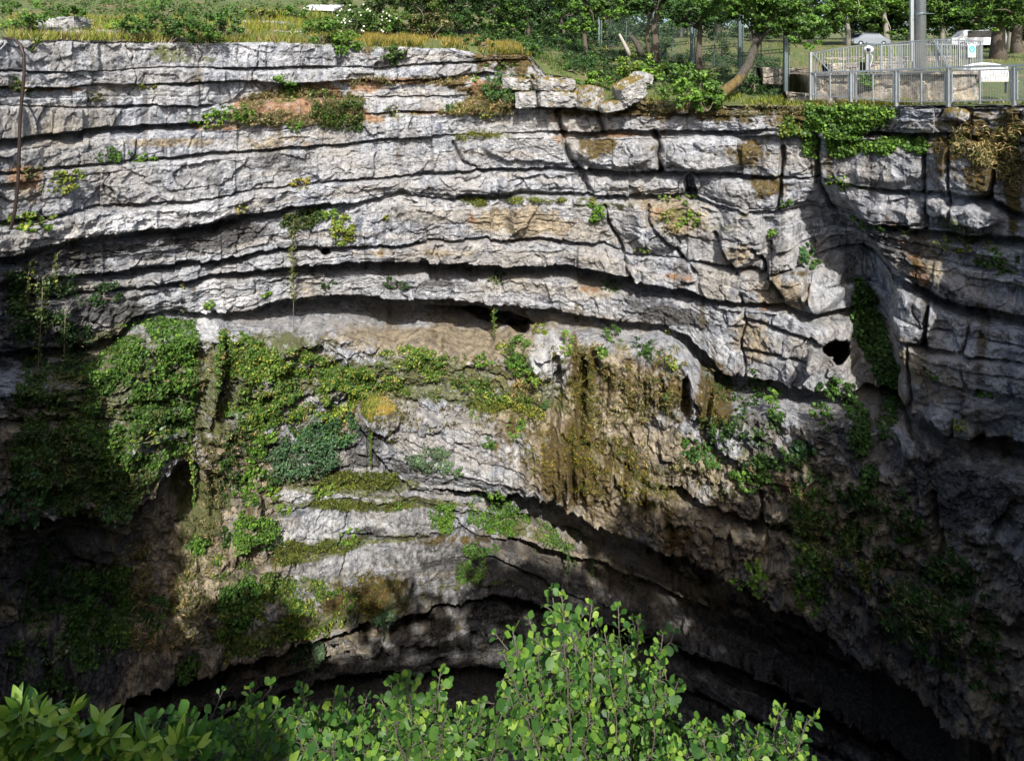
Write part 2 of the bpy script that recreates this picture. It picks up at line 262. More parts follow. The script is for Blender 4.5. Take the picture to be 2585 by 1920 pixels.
# nominal bedding level of each plane, metres (laminations in between follow the planes)
xin = np.arange(-60, 2646, 2.0)
xs_ = np.concatenate([np.linspace(-420, -64, 46), xin, np.linspace(2650, 3020, 46)])
NC = len(xs_)
D0 = ip(xs_, D0P)
D0 = np.convolve(np.pad(D0, 40, mode='edge'), np.ones(81) / 81, 'valid') if False else D0
Xw0 = (xs_ - CX) / F * D0
S0 = np.concatenate([[0], np.cumsum(np.hypot(np.diff(Xw0), np.diff(D0)))])      # metres along the wall
def cval(c, k):
    v = ip(xs_, c[k])
    return v
ALL = [RIM] + CUR
Y = []; OUT = []; SS = []
for k, c in enumerate(ALL):
    y = cval(c, 'y'); o = cval(c, 'out'); s = cval(c, 's')
    rough = fbm(S0 * .9, S0 * 0 + k * 7.1, 50, 4, .6) * 3.2 + vn(S0 * 7, S0 * 0 + k * 3.3, 90) * 1.3
    y = y + rough * (0.5 if k == 0 else 1.0) * np.clip(0.45 + (y - 200) / 900, .35, 1.0)
    o = o + fbm(S0 * .5, S0 * 0 + k * 5.7, 150, 3) * .22
    s = s * (1 + .3 * fbm(S0 * .8, S0 * 0 + k * 4.7, 250, 3))
    cwk = 1.1 + .25 * (k % 4); q_ = S0 / cwk + .35 * vn(S0 * .6, S0 * 0 + k, 350); ck = np.floor(q_).astype(np.int64)
    st_ = (_h(ck, ck * 0 + k, 351) - .5) * (k not in (10, 11))
    y = y + st_ * 9.0 * np.clip((y - 60) / 500, .25, 1.0) * (_h(ck, ck * 0 + k, 352) > .35) * (k > 0); o = o + st_ * .30 * (k > 0); s = s * (1 + .35 * st_)
    if k: y = np.maximum(y, Y[-1] + 1.0)
    Y.append(y); OUT.append(o); SS.append(s)
SS[-1] = SS[-1] * 0
ZN = [float(np.median(-(Y[k][200:-200] - HOR) / F * (D0[200:-200] - OUT[k][200:-200]))) for k in range(len(ALL))]
for k in range(1, len(ZN)): ZN[k] = min(ZN[k], ZN[k - 1] - .15)
rows_D, rows_Z, rows_zeta, rows_py, rows_lip = [], [], [], [], []
def addrow(off, py=None, z=None, zeta=0.0, lip=0.0):
    D = D0 - off
    if z is None: z = -(py - HOR) / F * D
    else: py = HOR - z * F / D
    rows_D.append(D); rows_Z.append(z); rows_zeta.append(np.full(NC, zeta) if np.isscalar(zeta) else zeta); rows_py.append(py)
    rows_lip.append(np.full(NC, lip) if np.isscalar(lip) else lip)
for k in range(len(ALL) - 1):
    y0, y1 = Y[k], Y[k + 1]; s0 = SS[k]
    o0 = OUT[k] - s0; o1 = OUT[k + 1]
    if k == 0: o0 = OUT[0]
    inframe = (xs_ > -60) & (xs_ < 2640)
    gap = float(np.percentile((y1 - y0)[inframe], 97))
    visible = float((y0[inframe]).min()) < 1950
    n = int(max(4, gap / (2.2 if visible else 12)))
    # how fast the wall comes forward again below the hollow: a shelf, then the upright face of the next bed
    rate = np.clip((o1 - o0) / np.maximum((y1 - y0) / F * D0, .1), 0, 6)
    sh = np.clip(rate * .55, .12, 1.0)
    for i in range(n):
        t = i / n if k or i else 0
        if i == 0 and k > 0:
            continue                       # the lip row itself is already there
        tt = t
        a = smooth(np.clip(tt / np.maximum(sh, .05), 0, 1)) if np.isscalar(tt) else tt
        off = o0 + (o1 - o0) * a
        addrow(off, py=y0 + (y1 - y0) * t, zeta=ZN[k] + (ZN[k + 1] - ZN[k]) * t, lip=(1 - t) if k else 0)
    # lip: last visible row of the bed, then its underside running back level into the rock
    addrow(o1, py=y1, zeta=ZN[k + 1] + .02)
    if k < len(ALL) - 2:
        zl = rows_Z[-1]; s1 = SS[k + 1]
        for q in (.33, .75, 1.0):
            addrow(o1 - s1 * q, z=zl - .02 * q + .06 * q * s1, zeta=ZN[k + 1] - .01 * q, lip=1.0)
RD = np.array(rows_D); RZ = np.array(rows_Z); RZeta = np.array(rows_zeta); RPY = np.array(rows_py); RL = np.array(rows_lip)
NR = RD.shape[0]
PX = np.broadcast_to(xs_[None, :], RD.shape); SA = np.broadcast_to(S0[None, :], RD.shape)
print('cliff grid', NR, NC, NR * NC)

def blobs(lst, px=None, py=None, soft=0.35):
    px = PX if px is None else px; py = RPY if py is None else py
    m = np.zeros(px.shape, np.float32)
    for b in lst:
        x, y, rx, ry = b[:4]; rot = math.radians(b[4]) if len(b) > 4 else 0; st = b[5] if len(b) > 5 else 1.0
        R_ = max(rx, ry) * (1 + soft) + 90
        c0, c1 = np.searchsorted(xs_, [x - R_, x + R_])
        if c1 <= c0: continue
        ysub = py[:, c0:c1]; rr_ = np.nonzero(((ysub > y - R_) & (ysub < y + R_)).any(axis=1))[0]
        if not len(rr_): continue
        r0, r1 = rr_[0], rr_[-1] + 1
        dx = px[r0:r1, c0:c1] - x; dy = py[r0:r1, c0:c1] - y
        ex = (dx * math.cos(rot) + dy * math.sin(rot)) / rx; ey = (-dx * math.sin(rot) + dy * math.cos(rot)) / ry
        d = np.sqrt(ex * ex + ey * ey)
        m[r0:r1, c0:c1] = np.maximum(m[r0:r1, c0:c1], st * np.clip((1 + soft - d) / (2 * soft), 0, 1).astype(np.float32))
    return m
def seg_dist(px, py, pts):
    best = np.full(px.shape, 1e9, np.float32)
    for (x0, y0), (x1, y1) in zip(pts[:-1], pts[1:]):
        dx, dy = x1 - x0, y1 - y0; L = dx * dx + dy * dy + 1e-9
        t = np.clip(((px - x0) * dx + (py - y0) * dy) / L, 0, 1)
        best = np.minimum(best, np.hypot(px - x0 - t * dx, py - y0 - t * dy))
    return best

# --- relief in metres, towards the pit
wz = RZeta + .25 * fbm(SA * .12, RZeta * .3, 3, 3) + .05 * fbm(SA * .8, RZeta * 2, 5, 3)
lay = [0.0]; rr = np.random.RandomState(5)
top = 4.0
edges = [top]
while edges[-1] > -70:
    edges.append(edges[-1] - rr.choice([.3, .5, .8, 1.15, 1.6, 2.1], p=[.12, .16, .2, .22, .18, .12]))
edges = np.array(edges[::-1]); li = np.clip(np.searchsorted(edges, wz) - 1, 0, len(edges) - 2)
th = edges[li + 1] - edges[li]; tl = (wz - edges[li]) / th
cw = 1.6 + 4.0 * _h(li, li * 0 + 3, 77)
jx = SA / cw + 10 * _h(li, li * 0 + 9, 78) + .25 * vn(SA * .35, wz * .8, 79) + .12 * vn(SA * 1.3, wz * 3, 80)
ci = np.floor(jx).astype(np.int64); fr = jx - ci
prot = (_h(li, ci, 21) - .5) * .24 + (_h(li, li * 0, 22) - .5) * .28 + .16 * vn(SA * .22, li * 3.7, 23)
edgez = np.minimum(tl, 1 - tl) * th; edgex = np.minimum(fr, 1 - fr) * cw
joint_on = (_h(li, ci, 24) > .3)
gz = np.clip(vn(SA * .3, li * 5.1, 26) + .55, 0, 1)
jt = (_h(li, ci, 27) - .5) * .30 * (fr - .5) * cw * .5 + (_h(li, ci, 28) - .5) * .35 * (tl - .5) * th
h_block = prot + jt - .13 * gz * np.exp(-(edgez / .035) ** 2) - .16 * np.exp(-(edgex / .045) ** 2) * joint_on
# thin laminations
le = np.floor(wz / .14 + .8 * vn(SA * .25, wz * .3, 31)).astype(np.int64); lam = (_h(le, np.floor(SA / 1.7 + _h(le, le * 0, 33) * 9).astype(np.int64), 32) - .5)
f1, e1 = facets(SA * .55 + .3 * fbm(SA, wz, 60, 2), wz * .9, 61, .9)
f2, e2 = facets(SA * 1.6 + .3 * fbm(SA * 2, wz * 2, 63, 2), wz * 2.4, 64, .9)
f3, e3 = facets(SA * 5 + .2 * wz, wz * 7, 67, .9)
soft = fbm(SA * .35, wz * .35, 40, 5)
rough_ = fbm(SA * 3.1, wz * 4.3, 45, 4, .62)
rid = ridge(SA * .9, wz * 1.2, 47, 5)
# regions: bedded blocks above and on the right, rough overgrown rock low down, dripstone ribs in the middle right
w_low = np.clip(blobs([(150, 1650, 340, 300), (2450, 1700, 420, 330), (1950, 1430, 330, 190, 30), (2250, 1150, 200, 120, 20, .8), (330, 1450, 420, 330), (60, 1150, 260, 400), (2300, 1420, 380, 300, 30), (1900, 1150, 300, 120, 25), (700, 1000, 480, 170), (1700, 1230, 260, 90, 30)], soft=.3), 0, 1)
w_drip = blobs([(1385, 935, 60, 85), (1450, 985, 190, 140), (1700, 960, 130, 110, 10), (1440, 1180, 190, 95, 25), (1600, 1260, 130, 70, 30)], soft=.3)
w_karst = blobs([(420, 560, 430, 70, -12), (250, 760, 240, 70), (540, 900, 25, 120), (1385, 950, 60, 90), (900, 560, 250, 50)], soft=.4)
w_smooth = blobs([(1150, 870, 330, 55, 3), (1250, 1420, 150, 60), (1000, 840, 300, 40, 3), (1470, 860, 140, 30, 8)], soft=.3)
w_drip *= (1 - w_smooth)
w_flat = blobs([(420, 300, 560, 150), (1250, 380, 420, 60), (1000, 260, 260, 50), (1300, 560, 330, 50), (1850, 400, 200, 60), (2300, 450, 200, 90), (1150, 1120, 170, 100), (900, 1310, 240, 50), (1000, 1420, 280, 60)], soft=.3)
bedded = np.clip(1 - .85 * w_low - .9 * w_drip - .6 * w_karst - .9 * w_smooth, 0, 1)
hh = bedded * (h_block * (1.0 - .35 * w_flat) + lam * .04 * np.clip(vn(SA * .2, wz * .5, 34) * 1.5 + .5, 0, 1) + f1 * (.22 - .06 * w_flat) + f2 * (.13 - .07 * w_flat) + f3 * .045)
fine_ = fbm(SA * 9.5, wz * 13, 46, 3, .7)
hh += rough_ * .055 + fine_ * .028 + soft * .13 * (1 - w_smooth * .5)
hh += w_low * (rid * .34 + f1 * .34 + f2 * .22 + f3 * .09 + rough_ * .15 + fine_ * .05)
ribs = ridge(SA * 1.9 + .5 * vn(SA * .6, wz * .5, 70), wz * .20, 71, 4)
hh += w_drip * (ribs * .46 + f2 * .14 + f1 * .16 + f3 * .05 + rough_ * .10 + vn(SA * 3.4, wz * .5, 73) * .10)
hh += w_karst * (ridge(SA * 1.1, wz * .9, 75, 4) * .25 + f2 * .14 + rough_ * .08)
hh += w_smooth * (vn(SA * .7, wz * 2.0, 76) * .05)
PXn = PX + 10 * fbm(SA * 1.2, wz * 1.2, 300, 3); RPYn = RPY + 7 * fbm(SA * 1.2, wz * 1.2, 310, 3)
PXj = PX + 8 * fbm(SA * 1.5, wz * 1.5, 320, 3)
# single features seen on the wall: (x, y, rx, ry, turn, metres)
for (x, y, rx, ry, rot, amp, sf) in [
    (1170, 790, 60, 12, 5, -.8, .3), (1380, 870, 40, 12, 0, .5, .3), (1170, 785, 80, 10, 5, -1.2, .3),
    (2062, 902, 20, 17, 10, 1.3, .25), (529, 812, 34, 27, 0, 1.5, .25), (820, 632, 12, 8, 0, -.8, .3),
    (396, 690, 16, 14, 0, .9, .4), (1315, 545, 24, 45, 5, .45, .3), (1275, 545, 26, 40, 0, -.4, .3), (1190, 505, 45, 9, 0, -.5, .4), (1740, 478, 14, 34, 0, -1.6, .3),
    (960, 1030, 45, 34, 0, 1.0, .3), (1245, 1130, 300, 95, 8, .9, .5), (1300, 470, 300, 12, 0, .25, .5), (1900, 500, 90, 40, 10, .5, .4), (1650, 575, 70, 55, 15, .5, .3),
    (1870, 600, 55, 70, 8, .9, .2), (1990, 680, 45, 75, -14, .8, .2), (2075, 745, 50, 48, 5, .7, .25), (1560, 590, 40, 70, 20, -.4, .3),
    (2130, 700, 90, 200, -22, -1.8, .4), (2210, 960, 60, 180, -12, -1.4, .35), (2300, 800, 60, 60, 30, .7, .3), (2480, 700, 130, 45, 22, -.5, .4), (2420, 960, 150, 90, 20, .4, .4),
    (1660, 388, 60, 36, 0, .25, .3), (1555, 385, 95, 40, 0, .45, .15), (1790, 385, 110, 44, 0, .55, .15), (1350, 375, 130, 34, 4, .4, .12), (2240, 415, 90, 50, 0, .5, .25), (2440, 430, 80, 70, 0, .6, .2),
    (2450, 545, 70, 26, 8, .7, .15), (2360, 520, 30, 30, 0, .4, .2), (2245, 545, 80, 24, 5, .4, .2), (2130, 480, 60, 60, 10, .3, .3), (2400, 1065, 70, 24, 22, .6, .2), (2270, 1000, 22, 36, 0, .7, .2),
    (1735, 1010, 14, 55, 0, -1.2, .3), (1790, 1000, 10, 60, 5, -1.3, .3), (1470, 1000, 12, 90, 4, -1.2, .3), (1405, 980, 14, 110, 0, -.8, .3), (1500, 930, 12, 40, 0, -.8, .3), (1385, 900, 50, 45, 0, .8, .3),
    (200, 1480, 130, 150, 10, -.9, .4), (520, 1440, 80, 120, 0, .6, .4), (470, 1230, 40, 70, 0, -1.0, .4), (620, 1310, 25, 70, 20, .8, .3), (245, 1385, 70, 30, 0, 1.3, .25), (560, 960, 12, 130, 8, -.6, .4), (545, 950, 16, 100, 8, .7, .4),
    (720, 840, 40, 80, 8, .6, .4), (640, 860, 60, 40, 0, -.5, .4)]:
    hh += smooth(blobs([(x, y, rx, ry, rot)], PXn, RPYn, soft=sf)) * amp
def joint(pts, wpx, dep):
    c0, c1 = np.searchsorted(xs_, [min(p[0] for p in pts) - 45, max(p[0] for p in pts) + 45])
    d = seg_dist(PXj[:, c0:c1], RPY[:, c0:c1], pts)
    hh[:, c0:c1] -= dep * np.exp(-(d / wpx) ** 2 * 1.2)
for pts, wd, dep in [
    ([(1405, 272), (1418, 330)], 5, .7), ([(1424, 335), (1436, 400), (1470, 440), (1484, 478)], 7, .9), ([(1508, 278), (1520, 330)], 6, .8), ([(1655, 335), (1668, 428)], 7, 1.2),
    ([(1145, 360), (1160, 405), (1200, 425)], 4, .5), ([(1975, 372), (1972, 445), (1968, 530)], 5, .8), ([(1976, 275), (1980, 330)], 7, .7), ([(2060, 340), (2060, 470), (2100, 545)], 8, .9), ([(2333, 390), (2333, 482), (2334, 580)], 5, .6),
    ([(2398, 340), (2400, 482), (2396, 560)], 4, .5), ([(2520, 380), (2500, 500)], 6, .8), ([(1522, 525), (1548, 590), (1571, 640), (1578, 680), (1592, 702)], 5, .7), ([(1636, 518), (1640, 560), (1690, 615), (1760, 690)], 5, .5), ([(1806, 590), (1850, 670), (1862, 700)], 5, .6),
    ([(1905, 622), (1935, 680), (1975, 760)], 5, .9), ([(2038, 700), (2042, 765)], 5, .6), ([(1872, 745), (1880, 830), (1874, 880), (1882, 950)], 3, .4), ([(1876, 810), (1960, 835), (2060, 860)], 5, .5), ([(1876, 890), (1960, 900), (2050, 925)], 5, .5),
    ([(855, 112), (857, 168)], 6, .6), ([(1420, 1080), (1440, 1100), (1448, 1220)], 6, .5), ([(877, 1042), (915, 1100), (965, 1170), (1020, 1225)], 6, 1.0), ([(900, 1050), (1000, 1068), (1100, 1080), (1180, 1110)], 3, .25), ([(1025, 1090), (1080, 1110), (1160, 1125)], 3, .3),
    ([(1180, 1125), (1210, 1140), (1240, 1150), (1300, 1155)], 3, .3), ([(1305, 1095), (1312, 1140), (1340, 1150)], 4, .4), ([(874, 1300), (876, 1345)], 4, .3), ([(1130, 1310), (1190, 1345), (1250, 1372), (1330, 1385)], 5, .5), ([(1480, 1100), (1500, 1200)], 7, .5), ([(1540, 1120), (1560, 1230)], 6, .5),
    ([(1140, 870), (1160, 885), (1215, 880), (1300, 915)], 3, .3), ([(1150, 935), (1215, 938), (1290, 962)], 3, .35), ([(850, 785), (930, 775), (985, 778)], 2.5, .25), ([(850, 815), (900, 822), (1000, 815)], 2.5, .2),
    ([(2345, 770), (2340, 870)], 6, .7), ([(2455, 780), (2440, 880), (2460, 900)], 5, .6), ([(2290, 860), (2300, 1020)], 4, .5), ([(2415, 1040), (2410, 1090)], 4, .5),
    ([(1920, 1240), (1935, 1400)], 7, .6), ([(1840, 1330), (1850, 1440)], 6, .5), ([(2150, 1300), (2200, 1480), (2280, 1560)], 7, .6), ([(2350, 1250), (2380, 1400)], 10, .9), ([(640, 700), (655, 780)], 3, .2), ([(1100, 640), (1110, 660)], 3, .2)]:
    joint(pts, wd, dep)
fade = np.clip(1 - RL * 0, .4, 1)
# keep the undersides (hidden) and the extension strips calm
edge_f = np.clip(np.minimum(xs_ + 420, 3020 - xs_) / 120, 0, 1)[None, :]
hh = hh * edge_f
# squeezed beds (planes running together) share one relief
DV = RD - hh
# world positions: the relief moves along the level line towards the middle of the pit
WX = (PX - CX) / F * RD; WY = RD.copy(); WZ = RZ.copy()
cxp, cyp = 0.5, 6.0
nx = cxp - WX; ny = cyp - WY; nl = np.hypot(nx, ny); nx /= nl; ny /= nl
WX = WX + nx * hh; WY = WY + ny * hh
WZ = WZ + .06 * rough_ * edge_f
for (x, y, rx, ry, rot, dp, sf) in [(2106, 884, 30, 16, 24, 7.0, .15), (2122, 908, 16, 13, 0, 5.0, .2), (1255, 800, 88, 15, 9, 5.0, .15), (1310, 822, 26, 14, 20, 4.0, .2), (820, 632, 12, 7, 0, 2.5, .2)]:
    kk = 1 + smooth(blobs([(x, y, rx, ry, rot)], PXn, RPYn, soft=sf)) * dp / WY       # cave mouths running back and down into the rock
    WX = WX * kk; WY = WY * kk; WZ = WZ * kk
VPX = CX + WX / WY * F; VPY = HOR - WZ / WY * F         # where each point shows in the photograph
# --- what grows on and stains the rock, plus shade painted into the deep hollows
n1 = fbm(SA * .6, wz * .8, 400, 5); n2 = fbm(SA * 2.2, wz * 2.6, 410, 4); n3 = fbm(SA * 7, wz * 8, 420, 3)
streak = fbm(SA * 2.6, wz * .22, 430, 4); streak2 = fbm(SA * 5.0, wz * .5, 440, 3)
def mask(lst, thr=.5, w=.18, nn=.55, soft=.5, ns=0.0):
    m = blobs(lst, VPX, VPY, soft=soft) + nn * (n1 * .5 + n2 * .5 + n3 * .35) + ns * streak
    return np.clip((m - thr) / w + .5, 0, 1)
moss = mask([(1290, 148, 110, 26, 0, .85), (1230, 142, 60, 12, 0, .8), (1140, 213, 45, 10, 0, .8), (1180, 225, 22, 18, 0, .8), (1440, 200, 50, 14), (1480, 240, 34, 22), (1470, 283, 80, 14), (1620, 280, 130, 20, 0, .85), (1840, 290, 110, 24, 0, .85), (2000, 305, 50, 36, 0, .8), (1500, 368, 80, 26, 0, .8),
    (1640, 375, 24, 18, 0, .7), (1900, 385, 70, 40, 10, .7), (1950, 470, 60, 30, 0, .7), (2060, 400, 26, 70, 0, .7), (2430, 370, 110, 36, 0, .9), (2360, 420, 30, 30, 0, .65), (2470, 440, 60, 40, 0, .75), (2560, 440, 40, 120, 0, .85), (2440, 300, 60, 34, 0, .8), (2550, 320, 40, 50, 0, .8), (1870, 545, 40, 12, 0, .5),
    (960, 1030, 60, 40, 0, .8), (980, 1090, 30, 40, 0, .6), (1466, 960, 40, 110, 0, .75), (1620, 985, 150, 90, 15, .75), (1800, 1020, 70, 90, 0, .95), (1450, 1170, 190, 100, 25, .85), (1640, 1270, 120, 80, 30, .6), (1560, 1010, 60, 60, 0, .5), (900, 1500, 120, 50, -12, .85), (1000, 1480, 60, 26, -10, .7),
    (690, 1405, 40, 26, -20, .6), (2000, 690, 60, 8, 0, .7), (1700, 1350, 120, 60, 30, .5), (1130, 1360, 90, 12, 0, .6), (2480, 1590, 70, 40, 30, .5)], w=.32, nn=.75, soft=.7, ns=.45)
soil = mask([(720, 270, 150, 44, -8, 1.0), (800, 225, 60, 22, 0, .8), (880, 290, 120, 22, 0, .7), (560, 320, 90, 14, 0, .6), (1000, 205, 230, 9, 0, .7), (1210, 225, 34, 34, 0, .75), (1130, 285, 180, 9, 0, .6), (1400, 275, 30, 40, 20, .6), (1420, 340, 24, 40, 20, .6), (1560, 340, 120, 9, 0, .7), (930, 215, 60, 24, 0, .6), (1400, 160, 60, 10, 0, .5),
    (60, 450, 60, 40, 0, .6), (100, 225, 200, 10, 0, .45), (1720, 700, 50, 12, 10, .45), (1930, 775, 20, 12, 0, .7), (2330, 700, 40, 18, 30, .6), (1690, 540, 90, 20, 10, .5), (2266, 1020, 16, 8, 0, .8), (1960, 1210, 120, 40, 20, .55), (1490, 730, 40, 10, 0, .5), (1190, 560, 12, 30, 0, .5), (2250, 560, 60, 16, 30, .45), (2300, 640, 60, 20, 45, .4)])
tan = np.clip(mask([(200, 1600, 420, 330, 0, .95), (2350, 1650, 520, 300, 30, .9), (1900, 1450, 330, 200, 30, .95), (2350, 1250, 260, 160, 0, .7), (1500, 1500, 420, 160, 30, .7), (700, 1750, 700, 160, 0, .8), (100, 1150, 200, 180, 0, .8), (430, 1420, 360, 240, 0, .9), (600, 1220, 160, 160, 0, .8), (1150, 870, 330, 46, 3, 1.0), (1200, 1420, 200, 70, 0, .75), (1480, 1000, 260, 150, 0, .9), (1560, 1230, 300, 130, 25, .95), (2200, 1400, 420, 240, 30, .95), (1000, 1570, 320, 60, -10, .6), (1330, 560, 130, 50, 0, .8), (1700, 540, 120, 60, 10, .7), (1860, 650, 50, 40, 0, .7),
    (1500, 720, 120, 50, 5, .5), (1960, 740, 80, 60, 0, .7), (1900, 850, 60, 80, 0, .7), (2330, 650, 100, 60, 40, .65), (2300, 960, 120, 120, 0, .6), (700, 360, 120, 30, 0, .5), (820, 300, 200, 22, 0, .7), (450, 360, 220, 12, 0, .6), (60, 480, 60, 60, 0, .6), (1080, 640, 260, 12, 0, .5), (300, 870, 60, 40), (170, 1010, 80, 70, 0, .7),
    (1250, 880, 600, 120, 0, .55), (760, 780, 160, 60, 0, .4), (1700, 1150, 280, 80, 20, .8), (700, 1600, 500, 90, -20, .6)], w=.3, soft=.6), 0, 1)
bed_ochre = np.clip((fbm(SA * .25, wz * 1.3, 450, 4) - .22) / .12, 0, 1) * .5
dark = mask([(1500, 1620, 560, 170, 28, .8), (2150, 1760, 420, 150, 30, .85), (800, 1770, 900, 110, -12, .85), (120, 1700, 240, 120, 0, .7), (130, 1430, 160, 120, 0, .8), (130, 660, 220, 30, 0, .6), (80, 800, 120, 160, 0, .7), (230, 640, 220, 24, -8, .75), (520, 600, 140, 34, -10, .85), (640, 590, 60, 24, -10, .7), (700, 410, 120, 36, 0, .62), (1020, 560, 120, 50, 20, .5), (540, 440, 130, 20, -8, .45), (1700, 800, 150, 26, 12, .7), (1620, 760, 60, 26, 0, .6), (250, 780, 130, 50, 0, .75), (330, 790, 60, 40, 0, .7), (930, 1120, 60, 70, 40, .8), (1000, 1170, 60, 20, 30, .7),  # the first, low blobs paint the shade of the deep hollows into the rock
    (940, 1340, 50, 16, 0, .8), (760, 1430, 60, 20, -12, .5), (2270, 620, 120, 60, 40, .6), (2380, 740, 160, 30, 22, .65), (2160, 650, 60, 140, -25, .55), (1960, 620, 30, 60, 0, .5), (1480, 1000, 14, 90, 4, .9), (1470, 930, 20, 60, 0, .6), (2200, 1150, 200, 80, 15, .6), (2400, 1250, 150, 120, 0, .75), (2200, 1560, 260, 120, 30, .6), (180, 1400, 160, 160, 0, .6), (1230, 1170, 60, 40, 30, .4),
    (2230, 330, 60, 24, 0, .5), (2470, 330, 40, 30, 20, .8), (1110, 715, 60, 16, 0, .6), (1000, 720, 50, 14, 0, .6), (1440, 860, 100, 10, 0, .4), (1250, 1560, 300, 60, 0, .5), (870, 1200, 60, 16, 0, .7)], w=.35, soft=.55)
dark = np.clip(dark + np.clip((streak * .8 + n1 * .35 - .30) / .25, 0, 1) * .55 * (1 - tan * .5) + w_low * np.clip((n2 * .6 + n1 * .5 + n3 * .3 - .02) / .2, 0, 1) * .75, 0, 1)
film = mask([(400, 980, 330, 160, 0, .8), (700, 880, 180, 60, 0, .6), (1000, 960, 330, 60, 0, .85), (1350, 1000, 120, 60, 0, .7), (880, 1225, 160, 24, 0, 1.05), (900, 1275, 250, 10, 0, .9), (790, 1395, 130, 20, -14, 1.1), (1000, 1360, 110, 10, -5, .8), (1200, 1015, 90, 20, 10, .95), (700, 1480, 150, 30, -10, .7), (850, 1560, 280, 34, -13, .8), (1180, 1475, 120, 16, -5, .6), (500, 1350, 80, 200, 10, .6),
    (560, 1540, 120, 120, 0, .6), (200, 1150, 180, 160, 0, .6), (400, 1200, 140, 60, 0, .5), (1220, 1180, 60, 20, 0, .3), (1700, 540, 40, 14, 0, .8), (1840, 575, 80, 10, 0, .6), (1500, 520, 160, 12, 0, .5), (1280, 500, 60, 8, 0, .6), (2450, 600, 130, 30, 25, .6), (1800, 1130, 200, 40, 20, .5), (960, 110, 300, 16, 0, .5), (1020, 1260, 200, 10, 5, .7), (1320, 1340, 100, 20, 15, .7),
    (2060, 1320, 100, 120, 30, .5), (620, 300, 60, 30, 0, .7), (1010, 290, 100, 12, 0, .5), (420, 130, 60, 24, 0, .55), (470, 150, 100, 12, 0, .5), (1230, 270, 100, 12, 0, .7), (1560, 870, 140, 16, 10, .5)])
white = mask([(330, 560, 260, 30, -14, .8), (540, 560, 70, 30, -20, .75), (530, 815, 40, 120, 4, .8), (1385, 925, 52, 85, 0, 1.15), (1230, 1000, 200, 30, 5, .5), (1350, 340, 150, 30, 0, .4), (1000, 520, 180, 40, 0, .45), (1180, 1170, 220, 50, 10, .5), (740, 1340, 150, 50, -12, .65), (930, 1330, 110, 30, 0, .6), (800, 1250, 140, 20, 0, .7), (1090, 1410, 110, 40, 0, .7), (640, 1560, 60, 26, 0, .8), (800, 1430, 140, 34, -12, .4),
    (1650, 330, 300, 60, 0, .35), (1500, 700, 300, 50, 10, .35), (1460, 760, 200, 30, 10, .4), (1300, 1140, 60, 30, 0, .6), (160, 340, 200, 20, 0, .3), (600, 760, 60, 14, -8, .7), (280, 850, 60, 22, -12, .4), (1000, 250, 200, 30, 0, .4)], w=.3)
tan = tan * (1 - .8 * white); moss = moss * (1 - .5 * np.clip(blobs([(1385, 925, 50, 80)], VPX, VPY), 0, 1))
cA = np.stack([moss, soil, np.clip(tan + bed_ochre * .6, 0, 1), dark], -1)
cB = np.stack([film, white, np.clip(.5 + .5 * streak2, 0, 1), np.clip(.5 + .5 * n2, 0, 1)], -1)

m_rock, n, b = newmat('limestone')
tc = nd(n, 'ShaderNodeTexCoord'); oc = tc.outputs['Object']
A = nd(n, 'ShaderNodeVertexColor', layer_name='growth_shade'); B = nd(n, 'ShaderNodeVertexColor', layer_name='stain')
sA = nd(n, 'ShaderNodeSeparateColor'); n.links.new(A.outputs['Color'], sA.inputs[0])
sB = nd(n, 'ShaderNodeSeparateColor'); n.links.new(B.outputs['Color'], sB.inputs[0])
fine = noise(n, oc, 9.0, 8, .68); mid = noise(n, oc, 2.2, 6, .6); big = noise(n, oc, .35, 4, .6)
stv = noise(n, mapping(n, oc, (2.2, 2.2, .35)), 1.4, 6, .62, .4)
grain = noise(n, oc, 34.0, 4, .7)
base = mixc(n, ramp(n, mid, .34, .66), (.57, .575, .585), (.28, .295, .325))
base = mixc(n, ramp(n, stv, .50, .62), base, (.175, .19, .225))
stb = noise(n, mapping(n, oc, (3.2, 3.2, .5)), 1.1, 7, .7, .8)
base = mixc(n, ramp(n, stb, .56, .66), base, mixc(n, ramp(n, fine, .35, .6), (.045, .046, .05), (.16, .165, .18)))
base = mixc(n, ramp(n, big, .42, .7), base, mixc(n, ramp(n, fine, .3, .7), (.42, .39, .34), (.32, .31, .30)))
base = mixc(n, sB.outputs[1], base, mixc(n, ramp(n, mid, .4, .65), (.66, .66, .66), (.48, .49, .51)))
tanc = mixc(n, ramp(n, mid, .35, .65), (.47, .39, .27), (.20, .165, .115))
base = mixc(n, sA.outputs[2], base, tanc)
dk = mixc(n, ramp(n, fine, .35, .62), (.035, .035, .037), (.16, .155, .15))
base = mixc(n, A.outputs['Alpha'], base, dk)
soilc = mixc(n, ramp(n, fine, .35, .65), (.235, .115, .06), (.42, .28, .17))
sm_ = nd(n, 'ShaderNodeMath', operation='MULTIPLY'); n.links.new(sA.outputs[1], sm_.inputs[0]); n.links.new(ramp(n, mid, .28, .46), sm_.inputs[1])
base = mixc(n, sm_.outputs[0], base, soilc)
grn = mixc(n, ramp(n, fine, .35, .65), (.05, .08, .018), (.17, .17, .05))
fm = nd(n, 'ShaderNodeMath', operation='MULTIPLY'); n.links.new(sB.outputs[0], fm.inputs[0]); n.links.new(ramp(n, fine, .30, .55), fm.inputs[1])
base = mixc(n, fm.outputs[0], base, grn)
mossc = mixc(n, ramp(n, fine, .3, .7), (.042, .032, .012), (.18, .125, .035))
mm = nd(n, 'ShaderNodeMath', operation='MULTIPLY'); n.links.new(sA.outputs[0], mm.inputs[0]); n.links.new(ramp(n, fine, .30, .46), mm.inputs[1])
base = mixc(n, mm.outputs[0], base, mossc)
